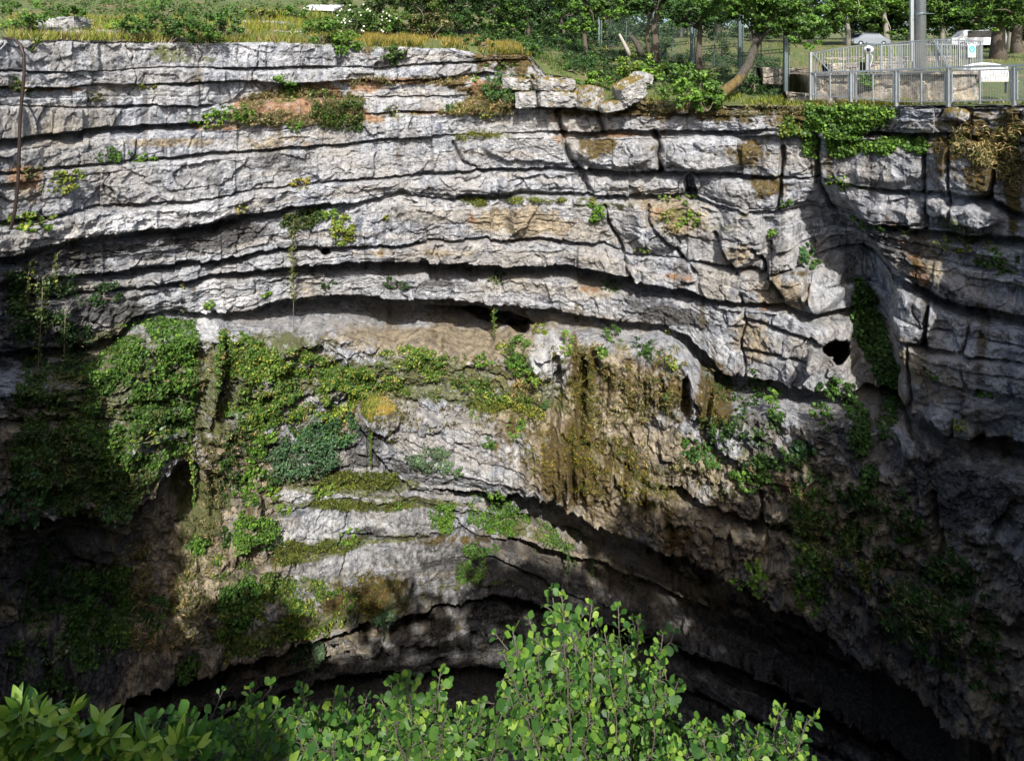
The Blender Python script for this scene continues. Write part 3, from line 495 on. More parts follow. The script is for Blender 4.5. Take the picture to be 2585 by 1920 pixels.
spk = mixc(n, ramp(n, grain, .32, .68), (.50, .50, .51), (1.32, 1.31, 1.29))
base = mixc(n, 1.0, base, spk, 'MULTIPLY')
pit = noise(n, oc, 5.0, 7, .75, .6)
base = mixc(n, 1.0, base, mixc(n, ramp(n, pit, .36, .50), (.42, .42, .43), (1.08, 1.08, 1.08)), 'MULTIPLY')
n.links.new(base, b.inputs['Base Color']); b.inputs['Roughness'].default_value = .88; b.inputs['Specular IOR Level'].default_value = .25
bp = nd(n, 'ShaderNodeBump'); bp.inputs['Strength'].default_value = .9; bp.inputs['Distance'].default_value = .10
n.links.new(fine, bp.inputs['Height'])
bp2 = nd(n, 'ShaderNodeBump'); bp2.inputs['Strength'].default_value = .8; bp2.inputs['Distance'].default_value = .05
n.links.new(grain, bp2.inputs['Height']); n.links.new(bp.outputs[0], bp2.inputs['Normal']); n.links.new(bp2.outputs[0], b.inputs['Normal'])

V = np.stack([WX, WY, WZ], -1).reshape(-1, 3)
me = np_mesh('rock_wall', V, grid_faces(NR, NC)[:, ::-1])
vcol(me, 'growth_shade', cA.reshape(-1, 4)); vcol(me, 'stain', cB.reshape(-1, 4))
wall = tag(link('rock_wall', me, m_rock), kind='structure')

# --- the rest of the pit: the wall under and beside the viewpoint, and the floor far below
EL = WX[:, 0], WY[:, 0]; ER = WX[:, -1], WY[:, -1]
plan = [(-17.6, 13), (-16.5, 8), (-14.5, 4), (-11, 1.6), (-6, .55), (0, .45), (6, .55), (11, 1.8), (14, 5), (15.2, 10)]
xe, ye = WX[5, 0], WY[5, 0]; xr, yr = WX[5, -1], WY[5, -1]
plan = [(xe - .3, ye + .4)] + plan + [(xr + .3, yr + .4)]
pp = []
for (x0, y0), (x1, y1) in zip(plan[:-1], plan[1:]):
    m_ = max(2, int(math.hypot(x1 - x0, y1 - y0) / .5))
    pp += [(x0 + (x1 - x0) * i / m_, y0 + (y1 - y0) * i / m_) for i in range(m_)]
pp.append(plan[-1]); pp = np.array(pp); k9 = np.ones(7) / 7
pp = np.stack([np.convolve(np.pad(pp[:, i], 3, mode='edge'), k9, 'valid') for i in (0, 1)], 1)
NEARZ = -1.75
zl = [(0, NEARZ), (0, NEARZ - 1.2), (.1, NEARZ - 2.6), (.3, -5.0), (1.6, -5.4), (3.1, -5.7), (3.4, -6.4), (3.0, -9), (2.4, -13), (2.8, -18), (2.0, -24), (1.0, -32), (0.0, -42), (0, -62)]
prof = []
for (a0, z0), (a1, z1) in zip(zl[:-1], zl[1:]):
    m_ = max(1, int(abs(z1 - z0) / .6) + 1)
    prof += [(a0 + (a1 - a0) * i / m_, z0 + (z1 - z0) * i / m_) for i in range(m_)]
prof.append(zl[-1]); prof = np.array(prof)
cen = np.array([0.0, 14.0]); dirs = cen - pp; dirs /= np.linalg.norm(dirs, axis=1)[:, None]
topz = np.interp(np.arange(len(pp)), [0, 14, len(pp) - 15, len(pp) - 1], [RZ[0, 0], NEARZ, NEARZ, RZ[0, -1]])
ss = np.arange(len(pp)) * .5
NV = []
for a, z in prof:
    j = a + .5 * fbm(ss * .4, ss * 0 + z * .35, 500, 4) + .25 * vn(ss * 0 + z * .9, ss * .15, 510)
    if z == NEARZ: j = a
    zz = z + (topz - NEARZ) * np.clip((z + 20) / 18, 0, 1)
    NV.append(np.stack([pp[:, 0] + dirs[:, 0] * j, pp[:, 1] + dirs[:, 1] * j, zz], 1))
NV = np.array(NV)
me = np_mesh('near_wall', NV.reshape(-1, 3), grid_faces(NV.shape[0], NV.shape[1]))
near = tag(link('rock_wall', me, m_rock), kind='structure')
fl = MB(); 
N_ = 40
m_floor = simple('pit_floor', (.16, .13, .1), .95, var=.4, scale=.6)
fv = []; 
for i in range(N_):
    for j in range(N_):
        x = -24 + 48 * i / (N_ - 1); y = -4 + 44 * j / (N_ - 1)
        fv.append((x, y, -52 + 5 * float(vn(x * .12, y * .12, 600)) + 1.2 * float(vn(x * .5, y * .5, 601))))
me = np_mesh('pit_floor', fv, grid_faces(N_, N_)[:, ::-1]); tag(link('pit_floor', me, m_floor), kind='structure')
# ================================================================== ground beyond the rim
GX = [-420, 700, 1200, 1330, 1400, 1500, 1600, 1900, 2040, 2200, 2560, 3020]
GT = [(0.5, [94, 102, 118, 140, 180, 238, 258, 262, 266, 263, 260, 256]),
      (1.4, [88, 94, 110, 132, 160, 215, 240, 252, 262, 258, 255, 250]),
      (3, [76, 80, 103, 122, 142, 180, 212, 232, 250, 250, 250, 246]),
      (6, [56, 60, 90, 110, 124, 150, 180, 196, 212, 222, 232, 236]),
      (10, [32, 36, 76, 98, 112, 132, 152, 165, 174, 180, 198, 210]),
      (16, [8, 12, 60, 88, 100, 114, 128, 140, 146, 150, 160, 176]),
      (26, [-16, -14, 40, 74, 88, 98, 108, 122, 126, 129, 134, 142]),
      (45, [-40, -40, 15, 55, 72, 84, 94, 102, 106, 108, 112, 116]),
      (80, [-60, -60, -10, 38, 58, 74, 84, 92, 95, 97, 100, 103]),
      (160, [-80, -80, -30, 20, 45, 62, 74, 82, 86, 88, 90, 92]),
      (420, [-90, -90, -40, 10, 35, 50, 62, 70, 74, 76, 78, 80])]
gcols = xs_[::3]; idx = np.arange(0, NC, 3)
g_e = [0.0]; 
for (a, _), (b_, _) in zip([(0, 0)] + GT[:-1], GT):
    m_ = 6 if b_ < 20 else 8
    g_e += [a + (b_ - a) * (i + 1) / m_ for i in range(m_)]
g_e = np.array(g_e)
tabE = np.array([0.0] + [e for e, _ in GT])
D0g = D0[idx]; out0 = (D0 - WY[0])[idx]
ry_ = VPY[0, idx]
tabY = np.stack([ry_] + [np.interp(gcols, GX, r) for _, r in GT])
def ground_at(px, e, scalar=True):
    k = np.interp(px, gcols, np.arange(len(gcols))); k0 = int(min(max(round(float(k)), 0), len(gcols) - 1))
    y = np.interp(e, tabE, tabY[:, k0]); D = D0g[k0] + e
    return wpt(px, y, D)
GV = []
for e in g_e:
    y = np.array([np.interp(e, tabE, tabY[:, j]) for j in range(len(gcols))])
    if e == 0:
        X = WX[0, idx]; Yw = WY[0, idx]; Z = WZ[0, idx] + .0
    else:
        Dd = D0g - out0 * max(0, 1 - e / .8) + e
        X = (gcols - CX) / F * Dd; Yw = Dd; Z = -(y - HOR) / F * Dd
        am = min(1, e / 2) * (.10 if e < 20 else .25)
        Z = Z + am * fbm(X * .5, Yw * .5, 700, 4) + .05 * fbm(X * 3, Yw * 3, 710, 3)
    GV.append(np.stack([X, Yw, Z], 1))
GV = np.array(GV)
m_ground, n, b = newmat('meadow')
tc = nd(n, 'ShaderNodeTexCoord'); oc = tc.outputs['Object']
f1_ = noise(n, oc, .35, 5, .6); f2_ = noise(n, oc, 6.0, 6, .7); f3_ = noise(n, oc, 1.3, 5, .6)
c = mixc(n, ramp(n, f2_, .3, .7), (.035, .06, .014), (.12, .135, .035))
c = mixc(n, ramp(n, f1_, .52, .66), c, mixc(n, ramp(n, f2_, .3, .7), (.08, .05, .028), (.26, .19, .10)))
c = mixc(n, ramp(n, f3_, .55, .72), c, (.15, .13, .05))
n.links.new(c, b.inputs['Base Color']); b.inputs['Roughness'].default_value = .95
bp = nd(n, 'ShaderNodeBump'); bp.inputs['Distance'].default_value = .08; n.links.new(f2_, bp.inputs['Height']); n.links.new(bp.outputs[0], b.inputs['Normal'])
me = np_mesh('ground', GV.reshape(-1, 3), grid_faces(GV.shape[0], GV.shape[1])[:, ::-1], smooth_=True)
tag(link('ground', me, m_ground), kind='structure')
# bank behind and beside the viewpoint
NT = NV[0]; rows = []
for d, up in ((0, 0), (.8, .05), (3, .3), (8, .9), (20, 2.0), (70, 4.0)):
    z = NT[:, 2] + up * .8 + .08 * fbm(NT[:, 0] * .4 + d, NT[:, 1] * .4, 720, 3)
    rows.append(np.stack([NT[:, 0] - dirs[:, 0] * d, NT[:, 1] - dirs[:, 1] * d, z], 1))
rows = np.array(rows)
me = np_mesh('near_ground', rows.reshape(-1, 3), grid_faces(rows.shape[0], rows.shape[1])[:, ::-1], smooth_=True)
tag(link('ground', me, m_ground), kind='structure')

# ------------------------------------------------------------------ where a pixel of the photo meets the wall
_bx = np.floor(VPX / 4).astype(np.int64).ravel(); _by = np.floor(VPY / 4).astype(np.int64).ravel()
ok = (_bx >= -20) & (_bx < 680) & (_by >= 15) & (_by < 520)
ids = np.nonzero(ok)[0]; key = (_by[ids] - 15) * 700 + (_bx[ids] + 20)
o_ = np.lexsort((WY.ravel()[ids], key)); ks = key[o_]; first = np.concatenate([[True], ks[1:] != ks[:-1]])
HIT = np.full(505 * 700, -1, np.int64); HIT[ks[first]] = ids[o_][first]; HIT = HIT.reshape(505, 700)
WXYZ = np.stack([WX.ravel(), WY.ravel(), WZ.ravel()], 1)
def hit(px, py):
    px = np.atleast_1d(px); py = np.atleast_1d(py)
    bx = np.clip(np.floor(px / 4).astype(int) + 20, 0, 699); by = np.clip(np.floor(py / 4).astype(int) - 15, 0, 504)
    i = HIT[by, bx]
    for d in (1, -1, 2, -2, 3):
        bad = i < 0
        if not bad.any(): break
        i = np.where(bad, HIT[np.clip(by + d, 0, 504), bx], i)
    return i
def hitp(px, py):
    i = hit(px, py)[0]
    return Vector(WXYZ[i]) if i >= 0 else wpt(px, py, float(np.interp(px, xs_, D0)))
def inpoly(px, py, poly):
    c = np.zeros(px.shape, bool); n_ = len(poly)
    for i in range(n_):
        x0, y0 = poly[i]; x1, y1 = poly[(i + 1) % n_]
        if y0 == y1: continue
        c ^= ((y0 > py) != (y1 > py)) & (px < (x1 - x0) * (py - y0) / (y1 - y0) + x0)
    return c

# ------------------------------------------------------------------ foliage
M_LEAF = leafmat('leaf'); M_LEAFD = leafmat('leaf_matt', .6, .15); M_GRASS = leafmat('grass_blade', .7, .3)
M_BARK = simple('bark', (.10, .08, .06), .9, var=.45, scale=14, bump=.5)
M_TWIG = simple('twig', (.22, .17, .12), .8, var=.3, scale=20)
def leaf_arrays(C_, size, tint, up=.6, aspect=.75, rs=None, out=None, droop=0.0):
    rs = rs or RS; N = len(C_)
    nrm = rs.normal(size=(N, 3)) * .55; nrm[:, 2] += up
    nrm[:, 1] -= .35
    if out is not None: nrm += out
    nrm /= np.linalg.norm(nrm, axis=1)[:, None]
    a = rs.normal(size=(N, 3)); a[:, 2] -= droop
    a -= nrm * (a * nrm).sum(1)[:, None]; a /= np.linalg.norm(a, axis=1)[:, None] + 1e-9
    b_ = np.cross(nrm, a); s = np.asarray(size)[:, None]
    V = np.stack([C_ - a * s * .5, C_ + b_ * s * .5 * aspect + nrm * s * .12, C_ + a * s * .5 - nrm * s * .08, C_ - b_ * s * .5 * aspect + nrm * s * .12], 1)
    return V.reshape(-1, 3), np.repeat(tint, 4, axis=0)
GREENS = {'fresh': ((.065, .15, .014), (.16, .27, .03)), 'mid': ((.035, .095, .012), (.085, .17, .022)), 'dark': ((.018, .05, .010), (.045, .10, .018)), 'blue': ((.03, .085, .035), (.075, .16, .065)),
          'yellow': ((.13, .17, .018), (.30, .31, .05)), 'olive': ((.04, .06, .012), (.10, .115, .02)), 'straw': ((.20, .15, .06), (.42, .34, .16)), 'grey': ((.07, .11, .055), (.17, .21, .12)), 'gold': ((.20, .17, .02), (.36, .27, .04)), 'shade': ((.014, .04, .010), (.04, .08, .016))}  # 'shade': greens with the shade darkened into the leaf colour
def tints(N, kind, rs=None, mixk=None, pm=0.0):
    rs = rs or RS
    a, b_ = (np.array(v) for v in GREENS[kind]); t = rs.rand(N, 1) ** 1.3
    c = a + (b_ - a) * t
    if mixk is not None:
        a, b_ = (np.array(v) for v in GREENS[mixk]); c2 = a + (b_ - a) * t
        c = np.where(rs.rand(N, 1) < pm, c2, c)
    c = c * rs.uniform(.85, 1.15, (N, 1))
    return np.concatenate([c, np.ones((N, 1))], 1)
def leaves_obj(name, V, T, mat, parent=None):
    N = len(V) // 4; f = np.arange(4 * N).reshape(N, 4)
    me = np_mesh(name, V, f, None, False); vcol(me, 'tint', T)
    return link(name, me, mat, parent)
def clump_cloud(centres, radii, per, size, kind, mixk=None, pm=0.0, up=.6, flat=.8, droop=.0, aspect=.75):
    n_ = len(centres); C_ = np.repeat(centres, per, axis=0); R_ = np.repeat(radii, per)
    d = RS.normal(size=(n_ * per, 3)); d /= np.linalg.norm(d, axis=1)[:, None]; d *= (RS.rand(n_ * per, 1) ** .45)
    d[:, 2] *= flat
    sh = np.repeat(RS.uniform(.55, 1.3, (n_, 1)), per, axis=0)
    T = tints(n_ * per, kind, None, mixk, pm); T[:, :3] *= sh
    return leaf_arrays(C_ + d * R_[:, None], size * RS.uniform(.6, 1.3, n_ * per), T, up=up, out=d * .5, droop=droop, aspect=aspect)

def cliff_shrub(name, cat, label, x, y, rx, ry, kind, mixk=None, pm=.2, leaf=.12, dens=1.0, depth=.5, group=None, stems=4, droop=.2, mat=None):
    """a bush rooted on the wall at photo position (x, y); rx, ry half its size in photo pixels"""
    base = hitp(x, y + ry * .4); D = base.y; m = D / F
    root = empty(name, base); tag(root, label, cat, group)
    R_, H_ = rx * m, ry * m
    nc = max(4, int(26 * dens * (R_ * H_ / .25) ** .55)); cen = []
    for i in range(nc):
        a = RS.rand() * 2 * math.pi; r = RS.rand() ** .5
        cx_, cz_ = math.cos(a) * r * R_, math.sin(a) * r * H_
        h = hitp(x + cx_ / m, y - cz_ / m)
        dep = depth * min(R_, H_) * (1 - r * r) ** .5 * RS.rand() + .06
        yy = min(h.y, base.y + .5) - dep
        cen.append((((x - CX) / F * D + cx_), yy, -(y - HOR) / F * D + cz_))
    cen = np.array(cen); L_ = np.array(base)
    rad = np.clip(min(R_, H_) * RS.uniform(.22, .42, len(cen)), .07, .5)
    per = int(np.clip(16 * (np.mean(rad) / leaf) ** 1.2, 10, 70))
    V, T = clump_cloud(cen, rad, per, leaf, kind, mixk, pm, droop=droop)
    o = leaves_obj('foliage', V - L_, T, mat or M_LEAFD, root)
    mb = MB()
    for i in range(stems):
        c = cen[RS.randint(len(cen))] - L_
        mb.tube([(0, .05, -.02), tuple(c * .5 + np.array([0, 0, -.04])), tuple(c)], [.022, .014, .006], 5)
    mb.build('stem', M_TWIG, root)
    return root
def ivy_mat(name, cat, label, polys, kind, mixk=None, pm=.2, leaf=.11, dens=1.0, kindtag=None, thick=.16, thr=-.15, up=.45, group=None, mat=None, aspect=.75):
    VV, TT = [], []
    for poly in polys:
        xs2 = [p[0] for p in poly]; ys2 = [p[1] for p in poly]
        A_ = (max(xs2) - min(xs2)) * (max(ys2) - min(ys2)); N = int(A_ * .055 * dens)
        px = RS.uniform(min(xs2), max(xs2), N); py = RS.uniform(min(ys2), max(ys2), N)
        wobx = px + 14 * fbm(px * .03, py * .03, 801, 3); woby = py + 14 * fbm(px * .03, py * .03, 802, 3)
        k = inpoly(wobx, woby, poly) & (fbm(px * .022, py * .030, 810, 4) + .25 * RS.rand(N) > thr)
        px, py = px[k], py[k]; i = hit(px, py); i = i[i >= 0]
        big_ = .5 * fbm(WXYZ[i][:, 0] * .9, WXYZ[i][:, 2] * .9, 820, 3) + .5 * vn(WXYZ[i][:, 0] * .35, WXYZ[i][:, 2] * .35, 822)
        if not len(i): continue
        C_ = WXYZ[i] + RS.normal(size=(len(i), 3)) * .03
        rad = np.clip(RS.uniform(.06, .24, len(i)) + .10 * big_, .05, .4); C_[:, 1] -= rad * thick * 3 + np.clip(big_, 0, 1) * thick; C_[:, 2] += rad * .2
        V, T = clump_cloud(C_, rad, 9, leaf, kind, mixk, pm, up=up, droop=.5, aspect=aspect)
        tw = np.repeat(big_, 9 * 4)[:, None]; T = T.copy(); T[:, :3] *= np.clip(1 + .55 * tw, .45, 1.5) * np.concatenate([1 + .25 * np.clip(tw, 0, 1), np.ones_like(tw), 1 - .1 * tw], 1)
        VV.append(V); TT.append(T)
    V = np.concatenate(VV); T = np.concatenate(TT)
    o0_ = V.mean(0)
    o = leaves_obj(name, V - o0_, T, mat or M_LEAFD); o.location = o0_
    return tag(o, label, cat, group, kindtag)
def vine(label, pts, width, kind, mixk=None, leaf=.10, dens=1.0, bare=None, group=None, off=.5):
    """a strand hanging free from the photo polyline pts"""
    a = hitp(*pts[0]); D = a.y - off
    P = [wpt(x, y, D) for x, y in pts]; root = empty('hanging_vine', P[0]); tag(root, label, 'vine', group)
    mb = MB()
    Pl = [p - P[0] for p in P]
    st = [(0, off, .1)] + [tuple(p) for p in Pl]
    if bare: st.append(tuple(Pl[-1] + Vector((0, 0, -bare * D / F))))
    mb.tube(st, .012, 5); mb.build('stem', M_TWIG, root)
    cs = []; rr2 = []
    for p0, p1, i in zip(Pl[:-1], Pl[1:], range(99)):
        L = (p1 - p0).length; m_ = max(2, int(L * 14 * dens))
        for j in range(m_):
            t = j / m_; w_ = width * (1 - .75 * (i + t) / (len(Pl) - 1)) * D / F
            p = p0.lerp(p1, t); cs.append((p.x + RS.normal() * w_ * .35, p.y + RS.normal() * w_ * .25, p.z)); rr2.append(max(.05, w_ * .5))
    V, T = clump_cloud(np.array(cs), np.array(rr2), 8, leaf, kind, mixk, .25, up=.3, droop=1.0)
    leaves_obj('foliage', V, T, M_LEAFD, root)
    return root
# ================================================================== plants on the wall
SH = [  # x, y, rx, ry, kind, mix, leaf, depth, name, label
 (740, 213, 26, 24, 'fresh', 'mid', .14, .6, 'bush', 'small bright green bush at the top of the orange soil patch'),
 (728, 244, 22, 15, 'fresh', 'yellow', .12, .5, 'bush', 'low green bush on orange soil just below the bright small one'),
 (864, 284, 66, 40, 'olive', 'mid', .10, .7, 'bush', 'large round dark olive bush at the right end of the orange soil patch'),
 (905, 322, 12, 14, 'mid', None, .10, .4, 'sapling', 'tiny green sapling hanging under the round dark olive bush'),
 (585, 284, 52, 22, 'fresh', 'mid', .14, .4, 'weed_patch', 'leafy green weeds at the left end of the orange soil patch'),
 (522, 306, 38, 18, 'fresh', 'yellow', .14, .4, 'weed_patch', 'lighter green weeds spilling below the left end of the soil patch'),
 (745, 316, 18, 14, 'fresh', None, .12, .4, 'weed', 'small weed on the pale rim under the orange soil'),
 (992, 138, 30, 24, 'mid', 'olive', .11, .5, 'bush', 'feathery green bush drooping over the rim right of the grass strip'),
 (876, 108, 34, 30, 'fresh', 'mid', .16, .6, 'shrub', 'bright broad leaved shrub growing in the cleft of the rim'),
 (1262, 218, 44, 36, 'mid', 'blue', .12, .5, 'bush', 'green bush hanging beside the broken blocks under the rim'),
 (1243, 240, 20, 14, 'fresh', None, .11, .4, 'bush', 'small leafy bush on the brown rubble left of the stacked blocks'),
 (1198, 193, 11, 13, 'fresh', None, .12, .5, 'weed', 'single tuft of green leaves at the mouth of the dark rock slot'),
 (1150, 273, 30, 14, 'mid', 'yellow', .11, .4, 'weed_patch', 'green weeds with dry grass on the third ledge below the rim'),
 (1230, 290, 34, 10, 'yellow', 'mid', .11, .3, 'weed_patch', 'yellowish low weeds on the ledge under the green hanging bush'),
 (992, 277, 18, 12, 'olive', 'straw', .10, .4, 'weed', 'small dry bush on the ledge right of the round dark bush'),
 (376, 397, 34, 12, 'fresh', None, .13, .4, 'herb', 'bright green herb lying on the fourth ledge at left'),
 (283, 388, 34, 22, 'mid', 'olive', .11, .3, 'herb', 'sparse dark herb left of the bright one on the fourth ledge'),
 (162, 456, 30, 30, 'yellow', 'fresh', .12, .4, 'herb', 'yellow green herb on the ochre ledge at far left'),
 (78, 435, 16, 14, 'olive', None, .10, .3, 'herb', 'small olive herb beside the black pipe'),
 (70, 215, 22, 26, 'mid', 'straw', .13, .4, 'grass_tuft', 'leafy tuft right behind the black pipe near the rim'),
 (240, 245, 20, 12, 'olive', 'straw', .11, .3, 'grass_tuft', 'small dry tuft on the second ledge at left'),
 (380, 216, 32, 7, 'yellow', 'straw', .11, .2, 'grass_tuft', 'thin mat of yellow herb in the second bedding gap'),
 (72, 560, 58, 26, 'fresh', 'yellow', .16, .4, 'bramble', 'bright green bramble trailing over the left edge below the pipe'),
 (762, 462, 22, 17, 'gold', 'yellow', .11, .4, 'herb', 'golden green tuft on the grey bed above the long hanging vine'),
 (614, 526, 11, 12, 'yellow', 'straw', .12, .4, 'grass_tuft', 'pale tuft with white roots under the overhang lip'),
 (832, 540, 20, 16, 'fresh', 'yellow', .15, .5, 'bush', 'bright leafy bush under the overhang right of the long vine'),
 (863, 582, 28, 34, 'yellow', 'fresh', .14, .4, 'bush', 'yellow green bush hanging below the bright leafy bush'),
 (978, 549, 9, 8, 'yellow', 'fresh', .10, .4, 'herb', 'tiny yellow green herb on the pitted grey wall'),
 (1503, 538, 20, 24, 'fresh', 'mid', .15, .7, 'bush', 'bright green bush in the notch beside the slanting crack'),
 (1720, 550, 46, 20, 'fresh', 'yellow', .12, .4, 'bush', 'grassy bright bush on the tumbled ledge right of centre'),
 (1690, 560, 20, 30, 'straw', None, .12, .4, 'grass_tuft', 'straw coloured dead grass hanging left of the grassy bright bush'),
 (1720, 502, 54, 10, 'mid', 'yellow', .11, .3, 'herb_mat', 'green herb mat in the slot under the jutting bed'),
 (1616, 630, 20, 6, 'mid', 'yellow', .10, .3, 'herb', 'small green herb on the pale block edge'),
 (1947, 588, 13, 11, 'fresh', None, .14, .6, 'herb', 'round bright herb above the tilted block'),
 (1982, 512, 14, 18, 'mid', None, .12, .4, 'herb', 'green herb in the vertical cleft below the mossy corner'),
 (2028, 636, 34, 20, 'blue', 'mid', .15, .5, 'shrub', 'blue green shrub with big leaves left on the dark slab'),
 (2052, 655, 16, 18, 'mid', 'blue', .15, .5, 'shrub', 'lower right companion of the blue green shrub on the dark slab'),
 (2120, 460, 32, 18, 'fresh', 'olive', .12, .3, 'grass_tuft', 'bushy grass tuft under the ivy curtain'),
 (2172, 560, 15, 22, 'mid', 'fresh', .15, .5, 'sapling', 'small sapling at the corner of the grey blocks'),
 (2205, 575, 22, 8, 'dark', 'mid', .12, .4, 'herb', 'dark herb under the grey blocks right of the sapling'),
 (2280, 578, 20, 12, 'mid', 'yellow', .12, .4, 'herb', 'herb hanging beneath the long grey block'),
 (2450, 618, 64, 22, 'olive', 'yellow', .12, .3, 'undergrowth', 'olive undergrowth on the shelf at the far right'),
 (2520, 660, 36, 36, 'mid', 'olive', .12, .3, 'bush', 'green bush at the right edge below the undergrowth shelf'),
 (2104, 975, 40, 30, 'mid', 'dark', .15, .7, 'shrub', 'dark leafy shrub filling the mouth of the small cave'),
 (1932, 985, 26, 30, 'mid', 'dark', .13, .5, 'shrub', 'shrub hanging under the dark overhang left of the cave'),
 (1958, 1030, 18, 36, 'fresh', 'mid', .13, .4, 'shrub', 'lighter shrub trailing below the one under the dark overhang'),
 (2026, 1128, 26, 26, 'blue', 'mid', .18, .6, 'shrub', 'big leaved blue green shrub on the shaded right wall'),
 (2085, 1055, 26, 26, 'mid', 'dark', .13, .4, 'shrub', 'dull green shrub on the flank right above the big leaved one'),
 (1765, 1140, 44, 24, 'mid', 'blue', .14, .5, 'bush', 'green bush on the brown talus ledge right of the mossy wall'),
 (1800, 1165, 26, 14, 'mid', 'fresh', .13, .4, 'bush', 'small bush just below right of the talus ledge bush'),
 (1877, 1208, 28, 24, 'mid', 'fresh', .14, .7, 'bush', 'left of a pair of round bushes on the brown slope'),
 (1930, 1206, 24, 18, 'mid', 'fresh', .14, .7, 'bush', 'right of a pair of round bushes on the brown slope'),
 (2060, 1252, 34, 18, 'mid', 'fresh', .12, .4, 'bush', 'ragged green bush at the right end of the brown slope'),
 (2050, 1305, 36, 26, 'mid', 'dark', .12, .3, 'bush', 'thin green bush below the ragged one on the dim right wall'),
 (2045, 1410, 34, 32, 'mid', 'yellow', .12, .3, 'bush', 'sparse bush in the middle of the dim right wall'),
 (2040, 1505, 30, 44, 'fresh', 'mid', .12, .4, 'bush', 'yellow green bush above the long dark overhang at right'),
 (2105, 1490, 28, 20, 'dark', 'mid', .12, .3, 'bush', 'dark bush right of the yellow green one above the overhang'),
 (2160, 1330, 24, 14, 'mid', None, .12, .3, 'bush', 'low bush on the dim right wall near the twiggy stump'),
 (2280, 1360, 20, 14, 'mid', None, .13, .3, 'bush', 'little bush beside pale twigs at far right'),
 (2330, 1465, 18, 14, 'mid', None, .12, .3, 'bush', 'little dark green bush on the gravelly chute'),
 (2258, 1540, 26, 12, 'blue', None, .16, .3, 'herb', 'trailing herb with broad leaves low on the right wall'),
 (1912, 1462, 22, 40, 'fresh', None, .16, .3, 'creeper', 'bright creeper dangling over the edge of the long overhang'),
 (1862, 1472, 16, 8, 'fresh', None, .14, .3, 'fern', 'small fern left of the dangling bright creeper'),
 (2475, 992, 14, 16, 'mid', None, .14, .4, 'herb', 'green herb on the broken grey blocks at right'),
 (2352, 946, 12, 8, 'mid', None, .12, .4, 'herb', 'tiny herb in the middle of the cracked right wall'),
 (2422, 1070, 13, 14, 'yellow', None, .12, .4, 'herb', 'tiny yellow herb over the stepped overhang at right'),
 (770, 1150, 82, 52, 'blue', 'grey', .12, .8, 'bush', 'large blue green bush bulging over the pale wall'),
 (830, 1085, 70, 46, 'blue', 'mid', .12, .6, 'bush', 'upper part bush joined to the large blue green bush'),
 (672, 1100, 26, 22, 'fresh', 'mid', .13, .5, 'bush', 'bright bush left of the blue green bush'),
 (652, 1140, 22, 20, 'fresh', 'mid', .13, .5, 'bush', 'second bright bush down the line left of the blue green bush'),
 (640, 1190, 26, 22, 'fresh', 'mid', .13, .5, 'bush', 'third bright bush down the line left of the blue green bush'),
 (632, 1248, 44, 22, 'fresh', 'mid', .13, .6, 'bush', 'wide bright bush at the foot of the line of bushes'),
 (690, 1240, 18, 16, 'fresh', 'yellow', .13, .5, 'bush', 'small bush right of the wide bright bush'),
 (720, 1275, 34, 12, 'fresh', 'yellow', .12, .4, 'bush', 'thin bush on the left tip of the white slab'),
 (636, 1345, 54, 42, 'fresh', 'mid', .11, .6, 'bush', 'dense green cushion bush left of the white slabs'),
 (506, 1372, 30, 26, 'mid', 'fresh', .11, .5, 'bush', 'dull green bush left of the dense cushion bush'),
 (870, 1360, 34, 12, 'fresh', 'mid', .12, .5, 'bush', 'small bush on the mossy ledge under the white slab'),
 (812, 1235, 26, 20, 'fresh', 'yellow', .12, .4, 'creeper', 'light green creeper spilling over the top white slab'),
 (860, 1210, 46, 18, 'yellow', 'fresh', .11, .4, 'creeper', 'yellow green creeper on the grassy ledge above the slabs'),
 (1312, 900, 34, 40, 'mid', 'fresh', .12, .6, 'bush', 'tall green bush at the left of the white flowstone'),
 (1325, 938, 32, 20, 'fresh', 'yellow', .12, .5, 'bush', 'spreading bush at the foot of the white flowstone'),
 (1222, 916, 24, 18, 'fresh', 'mid', .12, .5, 'bush', 'green bush on the cream ledge left of the flowstone'),
 (1275, 880, 24, 12, 'yellow', 'fresh', .12, .4, 'bush', 'yellowish bush on the cream ledge top'),
 (1362, 835, 20, 14, 'yellow', 'fresh', .12, .4, 'creeper', 'yellow green creeper on top of the white flowstone'),
 (1430, 868, 18, 24, 'fresh', 'yellow', .13, .5, 'bush', 'bright bush right of the white flowstone'),
 (1550, 850, 22, 18, 'mid', 'dark', .12, .4, 'bush', 'green bush under the lip above the brown dripstone'),
 (1520, 886, 14, 14, 'fresh', None, .12, .4, 'bush', 'small light bush above the brown dripstone'),
 (1628, 880, 28, 20, 'dark', 'mid', .12, .4, 'bush', 'dark bush high on the brown wall under the lip'),
 (1700, 915, 16, 18, 'yellow', 'fresh', .12, .4, 'bush', 'pale green bush near the right end of the brown wall'),
 (1330, 1005, 24, 18, 'mid', 'fresh', .12, .6, 'bush', 'green bush on the grassy shelf left of the brown wall'),
 (1373, 1020, 16, 10, 'mid', 'blue', .12, .5, 'bush', 'low bush right beside the grassy shelf bush'),
 (1300, 1084, 26, 16, 'fresh', 'mid', .12, .6, 'bush', 'green bush in a crack of the pale banded wall'),
 (1236, 1112, 16, 14, 'mid', None, .11, .4, 'bush', 'small bush left below the bush in the crack'),
 (1080, 1165, 56, 34, 'grey', 'blue', .10, .4, 'bush', 'grey twiggy bush on the pale banded wall'),
 (1145, 1180, 30, 14, 'grey', 'mid', .10, .4, 'bush', 'thin grey green bush right of the twiggy one'),
 (1190, 1430, 36, 38, 'mid', 'olive', .11, .4, 'bush', 'thin bush with see through crown near the lower arch'),
